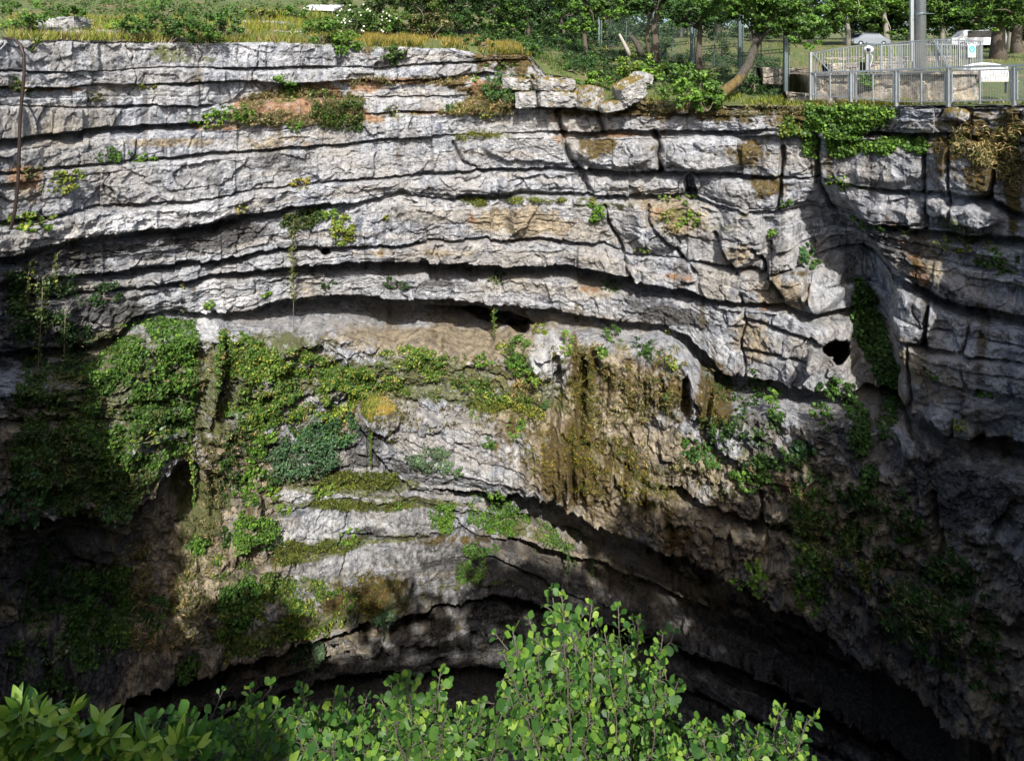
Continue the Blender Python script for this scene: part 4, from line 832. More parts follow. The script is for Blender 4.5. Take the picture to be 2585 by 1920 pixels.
 (1240, 1386, 18, 10, 'mid', None, .11, .4, 'bush', 'small bush on the tan wall above the see through one'),
 (478, 1678, 26, 36, 'mid', 'dark', .13, .5, 'bush', 'dark green bush over the lower left overhang'),
 (775, 1665, 34, 34, 'grey', 'blue', .12, .4, 'bush', 'grey green bush hanging under the lower arch at left'),
 (975, 1555, 28, 20, 'blue', 'grey', .12, .4, 'fern', 'fern like plant hanging from the lower arch lip'),
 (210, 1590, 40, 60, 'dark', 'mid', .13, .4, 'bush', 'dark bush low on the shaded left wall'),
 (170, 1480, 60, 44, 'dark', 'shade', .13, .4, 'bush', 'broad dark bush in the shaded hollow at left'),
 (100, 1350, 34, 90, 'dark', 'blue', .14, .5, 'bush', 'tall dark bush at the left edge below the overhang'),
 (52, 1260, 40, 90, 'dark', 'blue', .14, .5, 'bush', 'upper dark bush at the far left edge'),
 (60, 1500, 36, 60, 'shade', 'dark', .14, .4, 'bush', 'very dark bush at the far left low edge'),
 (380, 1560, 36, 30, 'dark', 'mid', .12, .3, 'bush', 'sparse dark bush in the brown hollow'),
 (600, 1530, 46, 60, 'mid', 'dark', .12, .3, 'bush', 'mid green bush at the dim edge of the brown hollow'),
 (140, 1640, 34, 26, 'grey', 'olive', .12, .3, 'bush', 'pale olive bush low on the left wall'),
 (295, 1300, 40, 22, 'blue', 'mid', .12, .5, 'bush', 'blue green bush drooping over the left overhang lip'),
 (350, 1110, 60, 24, 'grey', 'yellow', .13, .5, 'bush', 'pale silvery shrub at the foot of the big ivy mat'),
 (262, 742, 34, 26, 'shade', 'shade', .13, .4, 'bush', 'dark bush under the deep overhang at left'),
 (528, 770, 10, 12, 'fresh', None, .15, .4, 'herb', 'small bright herb above the white hanging rock'),
 (679, 740, 10, 9, 'fresh', None, .15, .4, 'herb', 'single bright leaf tuft on the shaded layered bed'),
 (832, 718, 16, 8, 'dark', None, .12, .4, 'herb', 'dark herb on the shaded beds right of the long vine'),
 (1000, 712, 36, 14, 'dark', 'shade', .12, .3, 'herb_mat', 'dark herb mat inside the great overhang'),
 (1540, 725, 24, 16, 'dark', 'mid', .12, .4, 'bush', 'dark bush under the right part of the great overhang'),
 (1255, 700, 26, 10, 'dark', None, .12, .4, 'bush', 'dark bush at the root of the short hanging vine'),
]
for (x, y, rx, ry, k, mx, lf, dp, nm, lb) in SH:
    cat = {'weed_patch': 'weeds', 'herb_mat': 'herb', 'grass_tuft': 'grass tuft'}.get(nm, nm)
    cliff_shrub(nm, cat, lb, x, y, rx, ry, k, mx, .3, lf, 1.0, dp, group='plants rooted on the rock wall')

for a in [(670, 296, 46, 16, 'olive', 'straw', .12, .4, 'bush', 'brownish tangle of roots and stalks in the orange soil'), (800, 236, 30, 16, 'mid', 'straw', .12, .4, 'bush', 'faded green bush on the upper edge of the orange soil'), (905, 250, 16, 10, 'olive', None, .11, .3, 'weed', 'tiny weed right of the orange soil on the pale bed')]:
    cliff_shrub(a[8], a[8], a[9], a[0], a[1], a[2], a[3], a[4], a[5], .3, a[6], 1.0, a[7], group='plants rooted on the rock wall')
VN = [
 ('long leafy vine hanging from the overhang left of centre', [(740, 560), (737, 620), (738, 690), (736, 730), (741, 765)], 24, 'olive', 'yellow', 90),
 ('short leafy vine hanging in front of the dark alcove', [(1252, 700), (1248, 760), (1246, 800), (1249, 850)], 18, 'mid', 'yellow', 0),
 ('vine draped down the pale banded wall', [(1192, 1030), (1180, 1080), (1180, 1150), (1178, 1240)], 16, 'fresh', 'yellow', 0),
 ('thin vine hanging over the ivy mat at left', [(460, 720), (461, 750), (463, 790)], 10, 'olive', 'yellow', 0),
 ('outer vine at the far left edge', [(75, 660), (68, 740), (62, 820), (50, 880)], 26, 'olive', 'yellow', 0),
 ('long vine beside the outer one at far left', [(108, 700), (105, 800), (98, 880), (95, 985)], 26, 'olive', 'grey', 0),
 ('third vine from the left edge', [(165, 780), (163, 850), (160, 940), (170, 1000)], 20, 'dark', 'olive', 0),
 ('short dangling vine under the left overhang', [(145, 640), (140, 690), (146, 730)], 8, 'olive', 'yellow', 0),
 ('vine hanging beneath the left overhang corner', [(486, 1130), (488, 1180), (490, 1240), (492, 1280)], 14, 'mid', 'yellow', 0),
 ('vine trailing over the layered pale slabs', [(1005, 1270), (1003, 1310), (1008, 1345)], 16, 'fresh', 'mid', 0),
 ('dark vine in the lower alcove left of the three', [(1433, 1380), (1432, 1430), (1436, 1480)], 12, 'dark', 'mid', 0),
 ('dark vine in the lower alcove middle of the three', [(1452, 1370), (1452, 1430), (1456, 1485)], 11, 'dark', 'mid', 0),
 ('dark vine in the lower alcove right of the three', [(1498, 1410), (1496, 1480), (1499, 1560)], 11, 'dark', 'mid', 0),
 ('thin dark vine before the lower arch', [(1352, 1380), (1353, 1440), (1350, 1500)], 6, 'dark', 'mid', 0),
 ('dark vine over the black hollow right of the shrub tops', [(1590, 1430), (1592, 1500), (1600, 1560)], 20, 'shade', 'dark', 0),
 ('vine falling from the ferny lip of the lower arch', [(968, 1560), (970, 1590), (968, 1620)], 12, 'blue', 'mid', 0),
 ('thin vine down the grassy ledges left of centre', [(937, 1090), (935, 1130), (936, 1180)], 8, 'mid', 'yellow', 0),
 ('yellow green vine under the lip over the brown wall', [(1690, 835), (1672, 860), (1690, 885)], 12, 'yellow', 'gold', 0),
]
for lb, pts, wd, k, mx, br in VN:
    vine(lb, pts, wd, k, mx, bare=br or None, group='vines hanging in the pit', off=.35)

ivy_mat('ivy', 'ivy', 'great dense ivy mat on the left half of the wall', [[(335, 800), (480, 800), (500, 870), (500, 1000), (480, 1120), (400, 1190), (250, 1170), (205, 1090), (220, 1000), (215, 930), (262, 880)]], 'mid', 'fresh', .3, .12, .9, thr=-.04)
ivy_mat('ivy', 'ivy', 'yellowish ivy and bramble mat left of centre', [[(560, 830), (700, 850), (770, 900), (780, 1000), (760, 1060), (640, 1080), (560, 1060), (548, 950)]], 'mid', 'yellow', .25, .12, .75, thr=.02)
ivy_mat('ivy', 'ivy', 'ragged ivy mat below the cream rock ledge', [[(740, 880), (900, 930), (1010, 870), (1080, 885), (1150, 900), (1160, 950), (1230, 960), (1300, 1010), (1180, 1015), (1060, 985), (960, 990), (900, 1010), (870, 1060), (790, 1060)]], 'mid', 'yellow', .3, .12, .85, thr=.06)
ivy_mat('ivy', 'ivy', 'thin shaded ivy on the lower left bulge', [[(60, 900), (200, 950), (230, 1150), (420, 1190), (330, 1290), (100, 1300), (30, 1180)]], 'mid', 'olive', .5, .12, .55, thr=.02)
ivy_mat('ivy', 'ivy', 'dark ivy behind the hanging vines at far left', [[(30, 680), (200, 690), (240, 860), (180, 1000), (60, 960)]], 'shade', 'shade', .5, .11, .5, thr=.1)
ivy_mat('ivy', 'ivy', 'loose ivy along the foot of the pale slabs', [[(570, 1480), (690, 1440), (900, 1500), (860, 1580), (640, 1640), (560, 1660)], [(540, 1400), (640, 1420), (640, 1560), (560, 1640)]], 'mid', 'yellow', .4, .11, .7, thr=.0)
ivy_mat('ivy', 'ivy', 'sparse ivy trailing in the shade of the left overhang', [[(200, 1440), (330, 1430), (340, 1600), (250, 1680), (160, 1560)]], 'dark', 'mid', .4, .12, .7, thr=-.05)
ivy_mat('ivy', 'ivy', 'ivy on the pale ledge where the lower overhang starts', [[(1190, 1240), (1260, 1240), (1330, 1300), (1460, 1350), (1440, 1390), (1280, 1350), (1180, 1310)], [(1100, 1270), (1150, 1275), (1130, 1340), (1090, 1320)]], 'mid', 'fresh', .4, .11, .7, thr=.0)
ivy_mat('ivy', 'ivy', 'dense ivy curtain below the low fence', [[(2028, 272), (2140, 268), (2252, 282), (2238, 300), (2185, 325), (2170, 375), (2130, 400), (2090, 370), (2070, 330), (2035, 320)], [(2170, 360), (2240, 352), (2330, 348), (2332, 375), (2240, 380), (2170, 385)], [(2025, 330), (2060, 345), (2060, 395), (2030, 390)]], 'mid', 'fresh', .5, .13, 1.6, thr=-.7)
ivy_mat('ivy', 'ivy', 'dark ivy column in the gully of the right wall', [[(2158, 700), (2180, 720), (2220, 790), (2245, 900), (2268, 960), (2252, 1030), (2232, 1030), (2218, 960), (2190, 900), (2160, 860), (2152, 770)]], 'dark', 'mid', .4, .14, 1.1, thr=-.5)
ivy_mat('ivy', 'ivy', 'thin ivy trickling down the shaded right wall', [[(2130, 1000), (2180, 1010), (2200, 1150), (2210, 1260), (2180, 1260), (2150, 1120)], [(2230, 1020), (2260, 1030), (2240, 1100), (2215, 1090)]], 'dark', 'mid', .4, .13, .8, thr=-.1)
ivy_mat('ivy', 'ivy', 'creeping ivy at the cleft under the leaning tree', [[(1968, 300), (1990, 290), (2020, 330), (1990, 350), (1966, 340)]], 'mid', 'yellow', .4, .12, 1.2, thr=-.4)
ivy_mat('ivy', 'ivy', 'ivy fringe above the long hanging vine', [[(715, 540), (800, 520), (820, 545), (790, 575), (740, 585), (716, 570)]], 'olive', 'dark', .4, .11, 1.2, thr=-.5)
ivy_mat('grass', 'grass', 'short green grass on the stepped ledges', [[(1165, 500), (1230, 502), (1228, 520), (1170, 515)], [(850, 1190), (1000, 1195), (1010, 1225), (800, 1232)], [(700, 1375), (850, 1365), (930, 1352), (900, 1375), (700, 1430)], [(1180, 1000), (1370, 1030), (1380, 1050), (1180, 1030)], [(780, 1260), (960, 1268), (1060, 1262), (1000, 1290), (800, 1280)], [(1280, 500), (1300, 500), (1500, 500), (1500, 512), (1280, 512)], [(1150, 340), (1290, 336), (1290, 346), (1150, 350)]], 'olive', 'yellow', .5, .10, 2.2, 'stuff', .1, -.1, 1.2, mat=M_GRASS, aspect=.4)
ivy_mat('moss', 'moss', 'hanging golden moss and dead grass on the wet brown seeps', [[(820, 1450), (1010, 1440), (1020, 1490), (960, 1560), (900, 1550), (850, 1500)], [(1390, 860), (1500, 870), (1520, 1090), (1440, 1100), (1390, 1000)], [(1300, 1080), (1560, 1110), (1720, 1260), (1680, 1300), (1480, 1250), (1330, 1180)], [(1760, 940), (1850, 980), (1840, 1060), (1760, 1070)], [(960, 1010), (1030, 1020), (1020, 1070), (985, 1120), (965, 1080)]], 'olive', 'gold', .4, .17, .34, 'stuff', .1, .0, .0, aspect=.14)
ivy_mat('grass', 'grass', 'dry grass and roots on the orange soil patch', [[(600, 240), (760, 215), (930, 240), (920, 300), (800, 320), (620, 320)], [(880, 200), (1200, 195), (1200, 212), (880, 216)], [(1240, 210), (1300, 240), (1290, 285), (1100, 290), (1130, 275)], [(2400, 325), (2560, 330), (2560, 480), (2500, 420), (2400, 380)], [(1640, 262), (2040, 264), (2040, 290), (1640, 290)]], 'straw', 'olive', .45, .20, 1.0, 'stuff', .1, -.05, .6, aspect=.13)
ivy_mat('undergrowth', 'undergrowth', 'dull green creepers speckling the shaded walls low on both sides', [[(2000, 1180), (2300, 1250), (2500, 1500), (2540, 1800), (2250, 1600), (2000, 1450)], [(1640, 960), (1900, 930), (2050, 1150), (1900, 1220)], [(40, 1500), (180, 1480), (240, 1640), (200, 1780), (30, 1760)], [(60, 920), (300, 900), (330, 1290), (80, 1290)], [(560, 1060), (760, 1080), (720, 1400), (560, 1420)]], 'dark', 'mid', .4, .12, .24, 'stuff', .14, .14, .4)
ivy_mat('undergrowth', 'undergrowth', 'scattered weeds and dry stalks over the overgrown wall', [[(200, 860), (1300, 900), (1300, 1080), (700, 1090), (520, 1400), (460, 1160), (200, 1290), (60, 1100)], [(1250, 860), (1800, 880), (1850, 1050), (1300, 1080)], [(1500, 1090), (2050, 1230), (2150, 1500), (1900, 1300), (1600, 1160)], [(300, 1300), (620, 1380), (640, 1640), (300, 1640)], [(2000, 1200), (2350, 1350), (2450, 1650), (2100, 1520)]], 'straw', 'olive', .6, .20, .16, 'stuff', .1, .06, .3, aspect=.16)
# ================================================================== rim: boulders, trees, fences, platform
M_STEEL = simple('galvanised_steel', (.42, .45, .47), .42, .75, .22, 5)
M_DKSTEEL = simple('green_grey_steel', (.12, .16, .16), .5, .5, .2, 9)
M_WHITE = simple('white_paint', (.78, .78, .76), .45, 0, .06)
M_RUST = simple('rusty_pipe', (.045, .03, .025), .55, .3, .5, 3)
M_GLASS = simple('dark_glass', (.02, .025, .03), .1, 0, .1)
M_BLUE = simple('blue_print', (.03, .33, .55), .5, 0, .05)
M_WOOD = simple('pale_bench', (.50, .46, .38), .6, 0, .15, 12)
M_RUBBER = simple('rubber', (.02, .02, .02), .8)

# rock material for separate stones: same limestone with moss on what faces up
m_st, n, b = newmat('mossy_stone')
tc = nd(n, 'ShaderNodeTexCoord'); oc = tc.outputs['Object']; ge = nd(n, 'ShaderNodeNewGeometry')
fine = noise(n, oc, 9.0, 8, .68); mid = noise(n, oc, 2.4, 6, .6)
base = mixc(n, ramp(n, mid, .36, .66), (.44, .43, .40), (.19, .19, .195)); base = mixc(n, ramp(n, fine, .52, .7), base, (.16, .145, .13))
sx = nd(n, 'ShaderNodeSeparateXYZ'); n.links.new(ge.outputs['Normal'], sx.inputs[0])
at = nd(n, 'ShaderNodeAttribute', attribute_name='mossy')
ma = nd(n, 'ShaderNodeMath', operation='MULTIPLY_ADD'); n.links.new(sx.outputs[2], ma.inputs[0]); ma.inputs[1].default_value = .55; n.links.new(mid, ma.inputs[2])
mb_ = nd(n, 'ShaderNodeMath', operation='ADD'); n.links.new(ma.outputs[0], mb_.inputs[0]); n.links.new(at.outputs['Fac'], mb_.inputs[1])
base = mixc(n, ramp(n, mb_.outputs[0], .88, 1.0), base, mixc(n, ramp(n, fine, .3, .7), (.06, .045, .01), (.24, .165, .025)))
n.links.new(base, b.inputs['Base Color']); b.inputs['Roughness'].default_value = .9
bp = nd(n, 'ShaderNodeBump'); bp.inputs['Distance'].default_value = .08; n.links.new(fine, bp.inputs['Height']); n.links.new(bp.outputs[0], b.inputs['Normal'])
M_STONE = m_st

def stone(name, cat, label, px, py, D, dims, rot, seed, mossy=0.0, rough=.16, group=None, box=.35, mat=None):
    """an irregular rock: a rounded block broken by facets"""
    bm = bmesh.new(); bmesh.ops.create_cube(bm, size=2.0); bmesh.ops.subdivide_edges(bm, edges=bm.edges[:], cuts=15, use_grid_fill=True)
    co = np.array([v.co[:] for v in bm.verts]); r = np.linalg.norm(co, axis=1)[:, None]
    box = max(box, .62); co = co * box + (1 - box) * co / r * 1.25
    q = co * np.array(dims) * 1.3 + seed * 3.1
    f, e = facets(q[:, 0] + q[:, 1] * .6, q[:, 2] + q[:, 1] * .5, seed * 7 + 3, .8); f_, e_ = facets(q[:, 0] * 2.3 - q[:, 1], q[:, 2] * 2.3 + q[:, 1], seed * 7 + 9, .8)
    co = co * (1 + rough * .8 * f[:, None] + rough * .35 * f_[:, None] + .02 * fbm(q[:, 0] * 4 + q[:, 1] * 3, q[:, 2] * 4 - q[:, 1] * 2, seed, 4)[:, None])
    co = co * np.array(dims) / 2
    for v, c in zip(bm.verts, co): v.co = c
    me = bpy.data.meshes.new(name); bm.to_mesh(me); bm.free()
    a = me.attributes.new('mossy', 'FLOAT', 'POINT'); a.data.foreach_set('value', np.full(len(me.vertices), mossy, np.float32))
    o = link(name, me, mat or M_STONE); o.location = wpt(px, py, D); o.rotation_euler = [math.radians(a_) for a_ in rot]
    return tag(o, label, cat, group)
g_ = 'loose blocks along the rim'
stone('boulder', 'boulder', 'big tilted white block with moss on its shoulder at the rim', 1590, 228, 29.0, (1.35, 1.3, 1.0), (10, -28, 10), 1, .12, group=g_)
stone('boulder', 'boulder', 'small white knob of rock on the tilted mossy block', 1622, 197, 29.3, (.7, .8, .5), (0, 14, 30), 2, -.15, group=g_)
stone('boulder', 'boulder', 'pointed moss covered stone left of the tilted white block', 1487, 248, 29.4, (1.1, 1.1, 1.1), (0, 10, 40), 3, .35, group=g_)
stone('boulder', 'boulder', 'long white block lying left of the pointed mossy stone', 1405, 250, 29.9, (2.0, 1.6, .8), (0, 2, 5), 4, .08, group=g_)
stone('boulder', 'boulder', 'squarish pale block at the left end of the stacked row', 1330, 251, 30.2, (1.1, 1.4, .85), (0, -4, -8), 5, .0, group=g_)
stone('boulder', 'boulder', 'low white rock capped with moss above the stacked row', 1395, 213, 30.0, (1.9, 1.6, .65), (0, 3, 12), 6, .2, group=g_)
stone('boulder', 'boulder', 'flat pale rock above the left end of the stacked row', 1310, 212, 30.4, (1.5, 1.5, .6), (0, 5, -10), 7, .14, group=g_)
stone('boulder', 'boulder', 'small moss ball stone under the big leafy rim shrub', 1722, 272, 28.0, (.5, .5, .5), (0, 0, 0), 8, .5, group=g_)
stone('boulder', 'boulder', 'brown mossy stone below the tilted white block', 1545, 268, 29.0, (1.2, .9, .5), (0, -8, 0), 9, .3, group=g_)
stone('boulder', 'boulder', 'dark wedge of rock leaning on the rim under the bench', 2425, 296, 21.2, (.9, .7, .4), (0, 24, 10), 10, .35, group=g_)
stone('outcrop', 'rock', 'grey stepped outcrop in the grass at upper left', 165, 66, 27.5, (1.6, 1.4, .65), (0, -3, 5), 11, -.2, .22, box=.8)
stone('outcrop', 'rock', 'lower grey slab of the stepped outcrop at upper left', 140, 84, 27.0, (2.1, 1.2, .45), (0, 2, 0), 12, -.2, .2, box=.6)
stone('outcrop', 'rock', 'pale ledge stones showing in the grass below the white canopy', 690, 66, 36.0, (3.4, 1.2, .5), (0, 1, 0), 13, -.15, .2, box=.7)
stone('outcrop', 'rock', 'lower pale ledge right of the upper left bushes', 690, 88, 33.0, (4.0, 1.2, .35), (0, 1, 0), 14, -.15, .2, box=.7)
stone('outcrop', 'rock', 'small pale stones in the grass left of the flowering shrubs', 275, 88, 28.0, (1.2, .8, .4), (0, 1, 0), 15, -.15, .2, box=.6)

# hanging moss cushion on the middle wall
bm = bmesh.new(); bmesh.ops.create_icosphere(bm, subdivisions=5, radius=1.0)
for v in bm.verts:
    c = v.co; z = c.z
    lobes = .16 * math.sin(c.x * 5.2 + .6) * (1 if z < .2 else .4)
    w_ = 1.0 - .35 * max(0, -z) ** 1.5
    c.x *= w_; c.z = z * (.75 + .35 * (c.x < 0)) - .30 * max(0, -z) * (1 - abs(c.x + .35) * .9) + lobes * .8
    k = 1 + .10 * float(fbm(np.array([c.x * 3 + c.y]), np.array([c.z * 1.2]), 901, 4)[0]) + .05 * float(vn(c.x * 14, c.z * 3, 902))
    v.co = Vector((c.x * .86 * k, c.y * .5 * k, c.z * .66 * k))
me = bpy.data.meshes.new('moss_cushion'); bm.to_mesh(me); bm.free()
for p in me.polygons: p.use_smooth = True
m_mc, n, b = newmat('bright_moss'); tc = nd(n, 'ShaderNodeTexCoord')
fz = noise(n, mapping(n, tc.outputs['Object'], (6, 6, 1.6)), 2.2, 6, .7); f2_ = noise(n, tc.outputs['Object'], 1.6, 3)
cc = mixc(n, ramp(n, f2_, .42, .62), mixc(n, ramp(n, fz, .3, .7), (.07, .085, .006), (.19, .21, .015)), mixc(n, ramp(n, fz, .3, .7), (.22, .14, .02), (.50, .33, .08)))
n.links.new(cc, b.inputs['Base Color']); b.inputs['Roughness'].default_value = .95
bp = nd(n, 'ShaderNodeBump'); bp.inputs['Distance'].default_value = .12; n.links.new(fz, bp.inputs['Height']); n.links.new(bp.outputs[0], b.inputs['Normal'])
mcl = hitp(958, 1030) + Vector((0, -.1, 0)); root = empty('moss_cushion', mcl); link('body', me, m_mc, root)
sv = np.array([v.co[:] for v in me.vertices]); sv = sv[RS.randint(0, len(sv), 2600)]; gr = sv[:, 0] < -.05
V1, T1 = leaf_arrays(sv * 1.03, RS.uniform(.08, .2, len(sv)), np.where(gr[:, None], tints(len(sv), 'olive', None, 'yellow', .5), tints(len(sv), 'gold', None, 'straw', .5)), up=.1, aspect=.22, out=sv * 1.2, droop=2.2)
leaves_obj('tuft', V1, T1, M_LEAFD, root)
tag(root, 'bulging yellow green moss cushion hanging on the middle of the wall', 'moss')

# black pipe looping over the left edge
mb = MB()
pp_ = [(5, 96), (22, 97), (40, 102), (52, 115), (60, 138), (61, 190), (55, 250), (50, 320), (48, 400), (45, 470), (38, 530), (28, 575), (10, 610)]
D_ = hitp(52, 300).y - .55
mb.tube([wpt(x, y, D_ + (1.2 if i < 1 else .3 if i < 3 else 0)) for i, (x, y) in enumerate(pp_)], .055, 8)
o = mb.build('pipe', M_RUST); tag(o, 'black rusty pipe arching over the rim and down the left edge of the wall', 'pipe')

# ------------------------------------------------------------------ trees
def limb_path(a, b, bend, k=6):
    a = Vector(a); b = Vector(b); L = (b - a).length
    s = Vector((RS.normal(), RS.normal(), 0)) * bend * L
    return [a.lerp(b, i / k) + s * math.sin(math.pi * i / k) + Vector((RS.normal(), RS.normal(), RS.normal())) * .012 * L * (0 < i < k) for i in range(k + 1)]
def tree(label, base, trunk, r0, crown, kind, mixk=None, pm=.25, n_cl=60, leaf=.17, per=60, group='trees behind the rim', cat='tree', mat=None, moss=None, nl=6, mb_mat=None):
    """trunk: points relative to base; crown: list of (centre, radii) ellipsoids relative to base"""
    root = empty('tree', base); tag(root, label, cat, group)
    mb = MB(); tp = [Vector(p) for p in trunk]
    mb.tube(tp, [r0 * (1.25 if i == 0 else 1 - .55 * i / (len(tp) - 1)) for i in range(len(tp))], 10)
    top = tp[-1]; cen = []; rad = []
    tot = sum(r[0] * r[1] * r[2] for c, r in crown)
    for c, r in crown:
        m_ = max(3, int(n_cl * r[0] * r[1] * r[2] / tot))
        for i in range(m_):
            d = RS.normal(size=3); d /= np.linalg.norm(d); q = RS.rand() ** .35
            cen.append(np.array(c) + d * np.array(r) * q); rad.append(min(r) * RS.uniform(.16, .34))
        for i in range(max(1, nl // len(crown))):
            d = RS.normal(size=3); d /= np.linalg.norm(d)
            e = np.array(c) + d * np.array(r) * .75
            s_ = tp[-1 - int(RS.randint(0, max(1, len(tp) // 2)))]
            mb.tube(limb_path(s_, e, .12), [r0 * .24 * (1 - .85 * j / 6) + .01 for j in range(7)], 6)
    mb.build('trunk', mb_mat or M_BARK, root)
    V, T = clump_cloud(np.array(cen), np.array(rad), per, leaf, kind, mixk, pm, up=.8, flat=.6)
    leaves_obj('crown', V, T, mat or M_LEAFD, root)
    return root
M_MOSSBARK, n, b = newmat('mossy_bark'); tc = nd(n, 'ShaderNodeTexCoord')
fq = noise(n, mapping(n, tc.outputs['Object'], (1, 1, .5)), 7, 6, .7); sz = nd(n, 'ShaderNodeSeparateXYZ'); n.links.new(tc.outputs['Object'], sz.inputs[0])
cq = mixc(n, ramp(n, fq, .35, .6), (.045, .036, .028), (.17, .115, .03)); cq = mixc(n, ramp(n, sz.outputs[2], .9, 1.9), cq, mixc(n, ramp(n, fq, .35, .6), (.03, .026, .022), (.085, .072, .055)))
n.links.new(cq, b.inputs['Base Color']); b.inputs['Roughness'].default_value = .95
bq = nd(n, 'ShaderNodeBump'); bq.inputs['Distance'].default_value = .05; n.links.new(fq, bq.inputs['Height']); n.links.new(bq.outputs[0], b.inputs['Normal'])
def on_ground(px, py, D=None):
    k0 = int(np.clip(np.searchsorted(gcols, px), 0, len(gcols) - 1)); col = tabY[:, k0]
    if py >= col[0]: return wpt(px, py, min(D or 99, D0g[k0] + .1)) 
    e = float(np.interp(-py, -col, tabE)); return wpt(px, py, D0g[k0] + e)
def gp(px, e): return ground_at(px, e)
def up_(D, py0, py1): return (py0 - py1) / F * D
# the leaning tree at the rim
b_ = wpt(1815, 240, 28.3)
tr = [(-.15, 0, -.25)] + [tuple(wpt(x, y, D) - b_) for x, y, D in ((1830, 228, 28.3), (1862, 205, 28.4), (1888, 165, 28.6), (1905, 120, 28.9), (1925, 75, 29.2), (1945, 25, 29.4), (1965, -40, 29.6))]
tree('leaning tree with a mossy bent trunk growing from the rim', b_, tr, .27, [((3.0, .6, 3.9), (2.0, 1.6, 1.0)), ((1.0, .4, 4.6), (2.3, 1.8, 1.0)), ((4.0, -.2, 2.7), (.85, .7, .75)), ((4.7, .3, 3.5), (1.5, 1.0, .8)), ((2.3, -.3, 3.1), (.7, .6, .4))], 'mid', 'fresh', .4, 300, .15, 60, mb_mat=M_MOSSBARK)
b_ = gp(1762, 5.5); b_.z = wpt(1762, 172, b_.y).z
tree('dark straight tree left of the leaning tree', b_, [(0, 0, -.3), (.05, 0, 1), (.12, 0, 2.2), (.05, 0, 3.6)], .2, [((.1, 0, 3.3), (2.2, 2.0, 1.0)), ((-.8, -.6, 2.7), (1.2, 1.0, .5))], 'mid', 'dark', .4, 130, .16)
b_ = wpt(1652, 152, 37.0)
tree('bent dark tree behind the rim with two stems', b_, [(0, 0, -.2), (.1, 0, 1.0), (-.05, 0, 2.0), (.25, 0, 3.2), (.5, 0, 4.5)], .26, [((0, 0, 3.7), (2.6, 2.2, .9)), ((.6, -1, 3.0), (1.1, .9, .5))], 'mid', 'dark', .3, 150, .16)
b_ = wpt(1640, 150, 37.4)
tree('thin dark tree stem crossing the bent one', b_, [(0, 0, -.2), (-.15, 0, 1.3), (.0, 0, 3.0), (-.2, 0, 4.5)], .14, [((-.4, .3, 4.6), (1.6, 1.4, 1.0))], 'dark', 'mid', .3, 40, .16)
b_ = wpt(1470, 170, 36.0)
tree('pale green tree with low spreading branches over the dark hollow', b_, [(0, 0, -.3), (.2, 0, 1.0), (.1, 0, 2.4), (0, 0, 4.0)], .18, [((-.5, -1.0, 2.6), (1.6, 1.2, .75)), ((.6, -.6, 3.4), (2.0, 1.4, .9)), ((-1.2, -1.2, 1.65), (.8, .7, .45)), ((0, 0, 4.5), (2.4, 2, 1.0))], 'fresh', 'mid', .5, 130, .17)
stub = MB(); a = wpt(1590, 142, 33.5); stub.tube([a, wpt(1583, 125, 33.5), wpt(1570, 100, 33.6), wpt(1563, 86, 33.6)], [.12, .11, .09, .06], 8); o = stub.build('tree_stub', simple('pale_bark', (.33, .30, .25), .9, var=.3, scale=9)); tag(o, 'pale dead stem leaning behind the rim shrubs', 'dead stem')
stub = MB(); stub.tube([wpt(1618, 140, 33.3), wpt(1612, 118, 33.3), wpt(1600, 100, 33.4), wpt(1592, 90, 33.4)], [.2, .17, .14, .09], 8); o = stub.build('tree_stub', M_MOSSBARK); tag(o, 'thick mossy stump leaning beside the pale dead stem', 'tree stump')
# right side: big park trees behind the platform
b_ = wpt(2520, 165, 40)
tree('massive dark trunked tree at the right edge', b_, [(0, 0, -.4), (-.02, 0, 1.5), (.05, 0, 3.2), (.2, 0, 5.5)], .50, [((-.9, -1.5, 3.8), (3.0, 2.4, 1.3)), ((.6, -1, 4.9), (3.4, 3, 1.6)), ((-2.4, -2, 2.8), (1.4, 1.1, .8))], 'fresh', 'dark', .4, 200, .19)
b_ = wpt(2572, 158, 46)
tree('thick tree partly cut by the right edge', b_, [(0, 0, -.3), (-.2, 0, 1.6), (.0, 0, 5)], .5, [((0, 0, 4.4), (3.2, 3, 2))], 'dark', 'mid', .3, 120, .2)
TT_ = [(2140, 116, 68, .25, 'slim park tree with a grey trunk left of the big pole', 'fresh'), (2045, 112, 72, .3, 'round park tree far behind the left end of the railing', 'mid'), (2235, 113, 78, .3, 'bright park tree just left of the big pole', 'fresh'),
       (2292, 110, 60, .22, 'park tree whose trunk stands close beside the big pole', 'mid'), (2375, 112, 80, .3, 'park tree right of the big pole', 'fresh'), (2408, 110, 66, .2, 'pale trunked park tree right of the pole', 'mid'), (2428, 111, 70, .2, 'second pale trunked park tree right of the pole', 'mid'),
       (2545, 125, 58, .2, 'thin pale tree seen behind the massive dark trunk', 'mid'), (1990, 106, 84, .3, 'distant tree above the field left of the railing', 'mid'), (1900, 104, 88, .3, 'distant tree behind the leaning tree', 'mid'), (1812, 100, 76, .3, 'distant tree over the fenced field', 'fresh'),
       (1720, 96, 82, .3, 'distant tree behind the middle of the long fence', 'mid'), (1590, 92, 70, .3, 'distant tree behind the left end of the long fence', 'dark'), (2470, 112, 90, .3, 'distant tree behind the white van', 'dark'), (2200, 108, 100, .3, 'far dark tree behind the grey car', 'dark')]
PB = simple('grey_bark', (.26, .24, .20), .9, var=.35, scale=6)
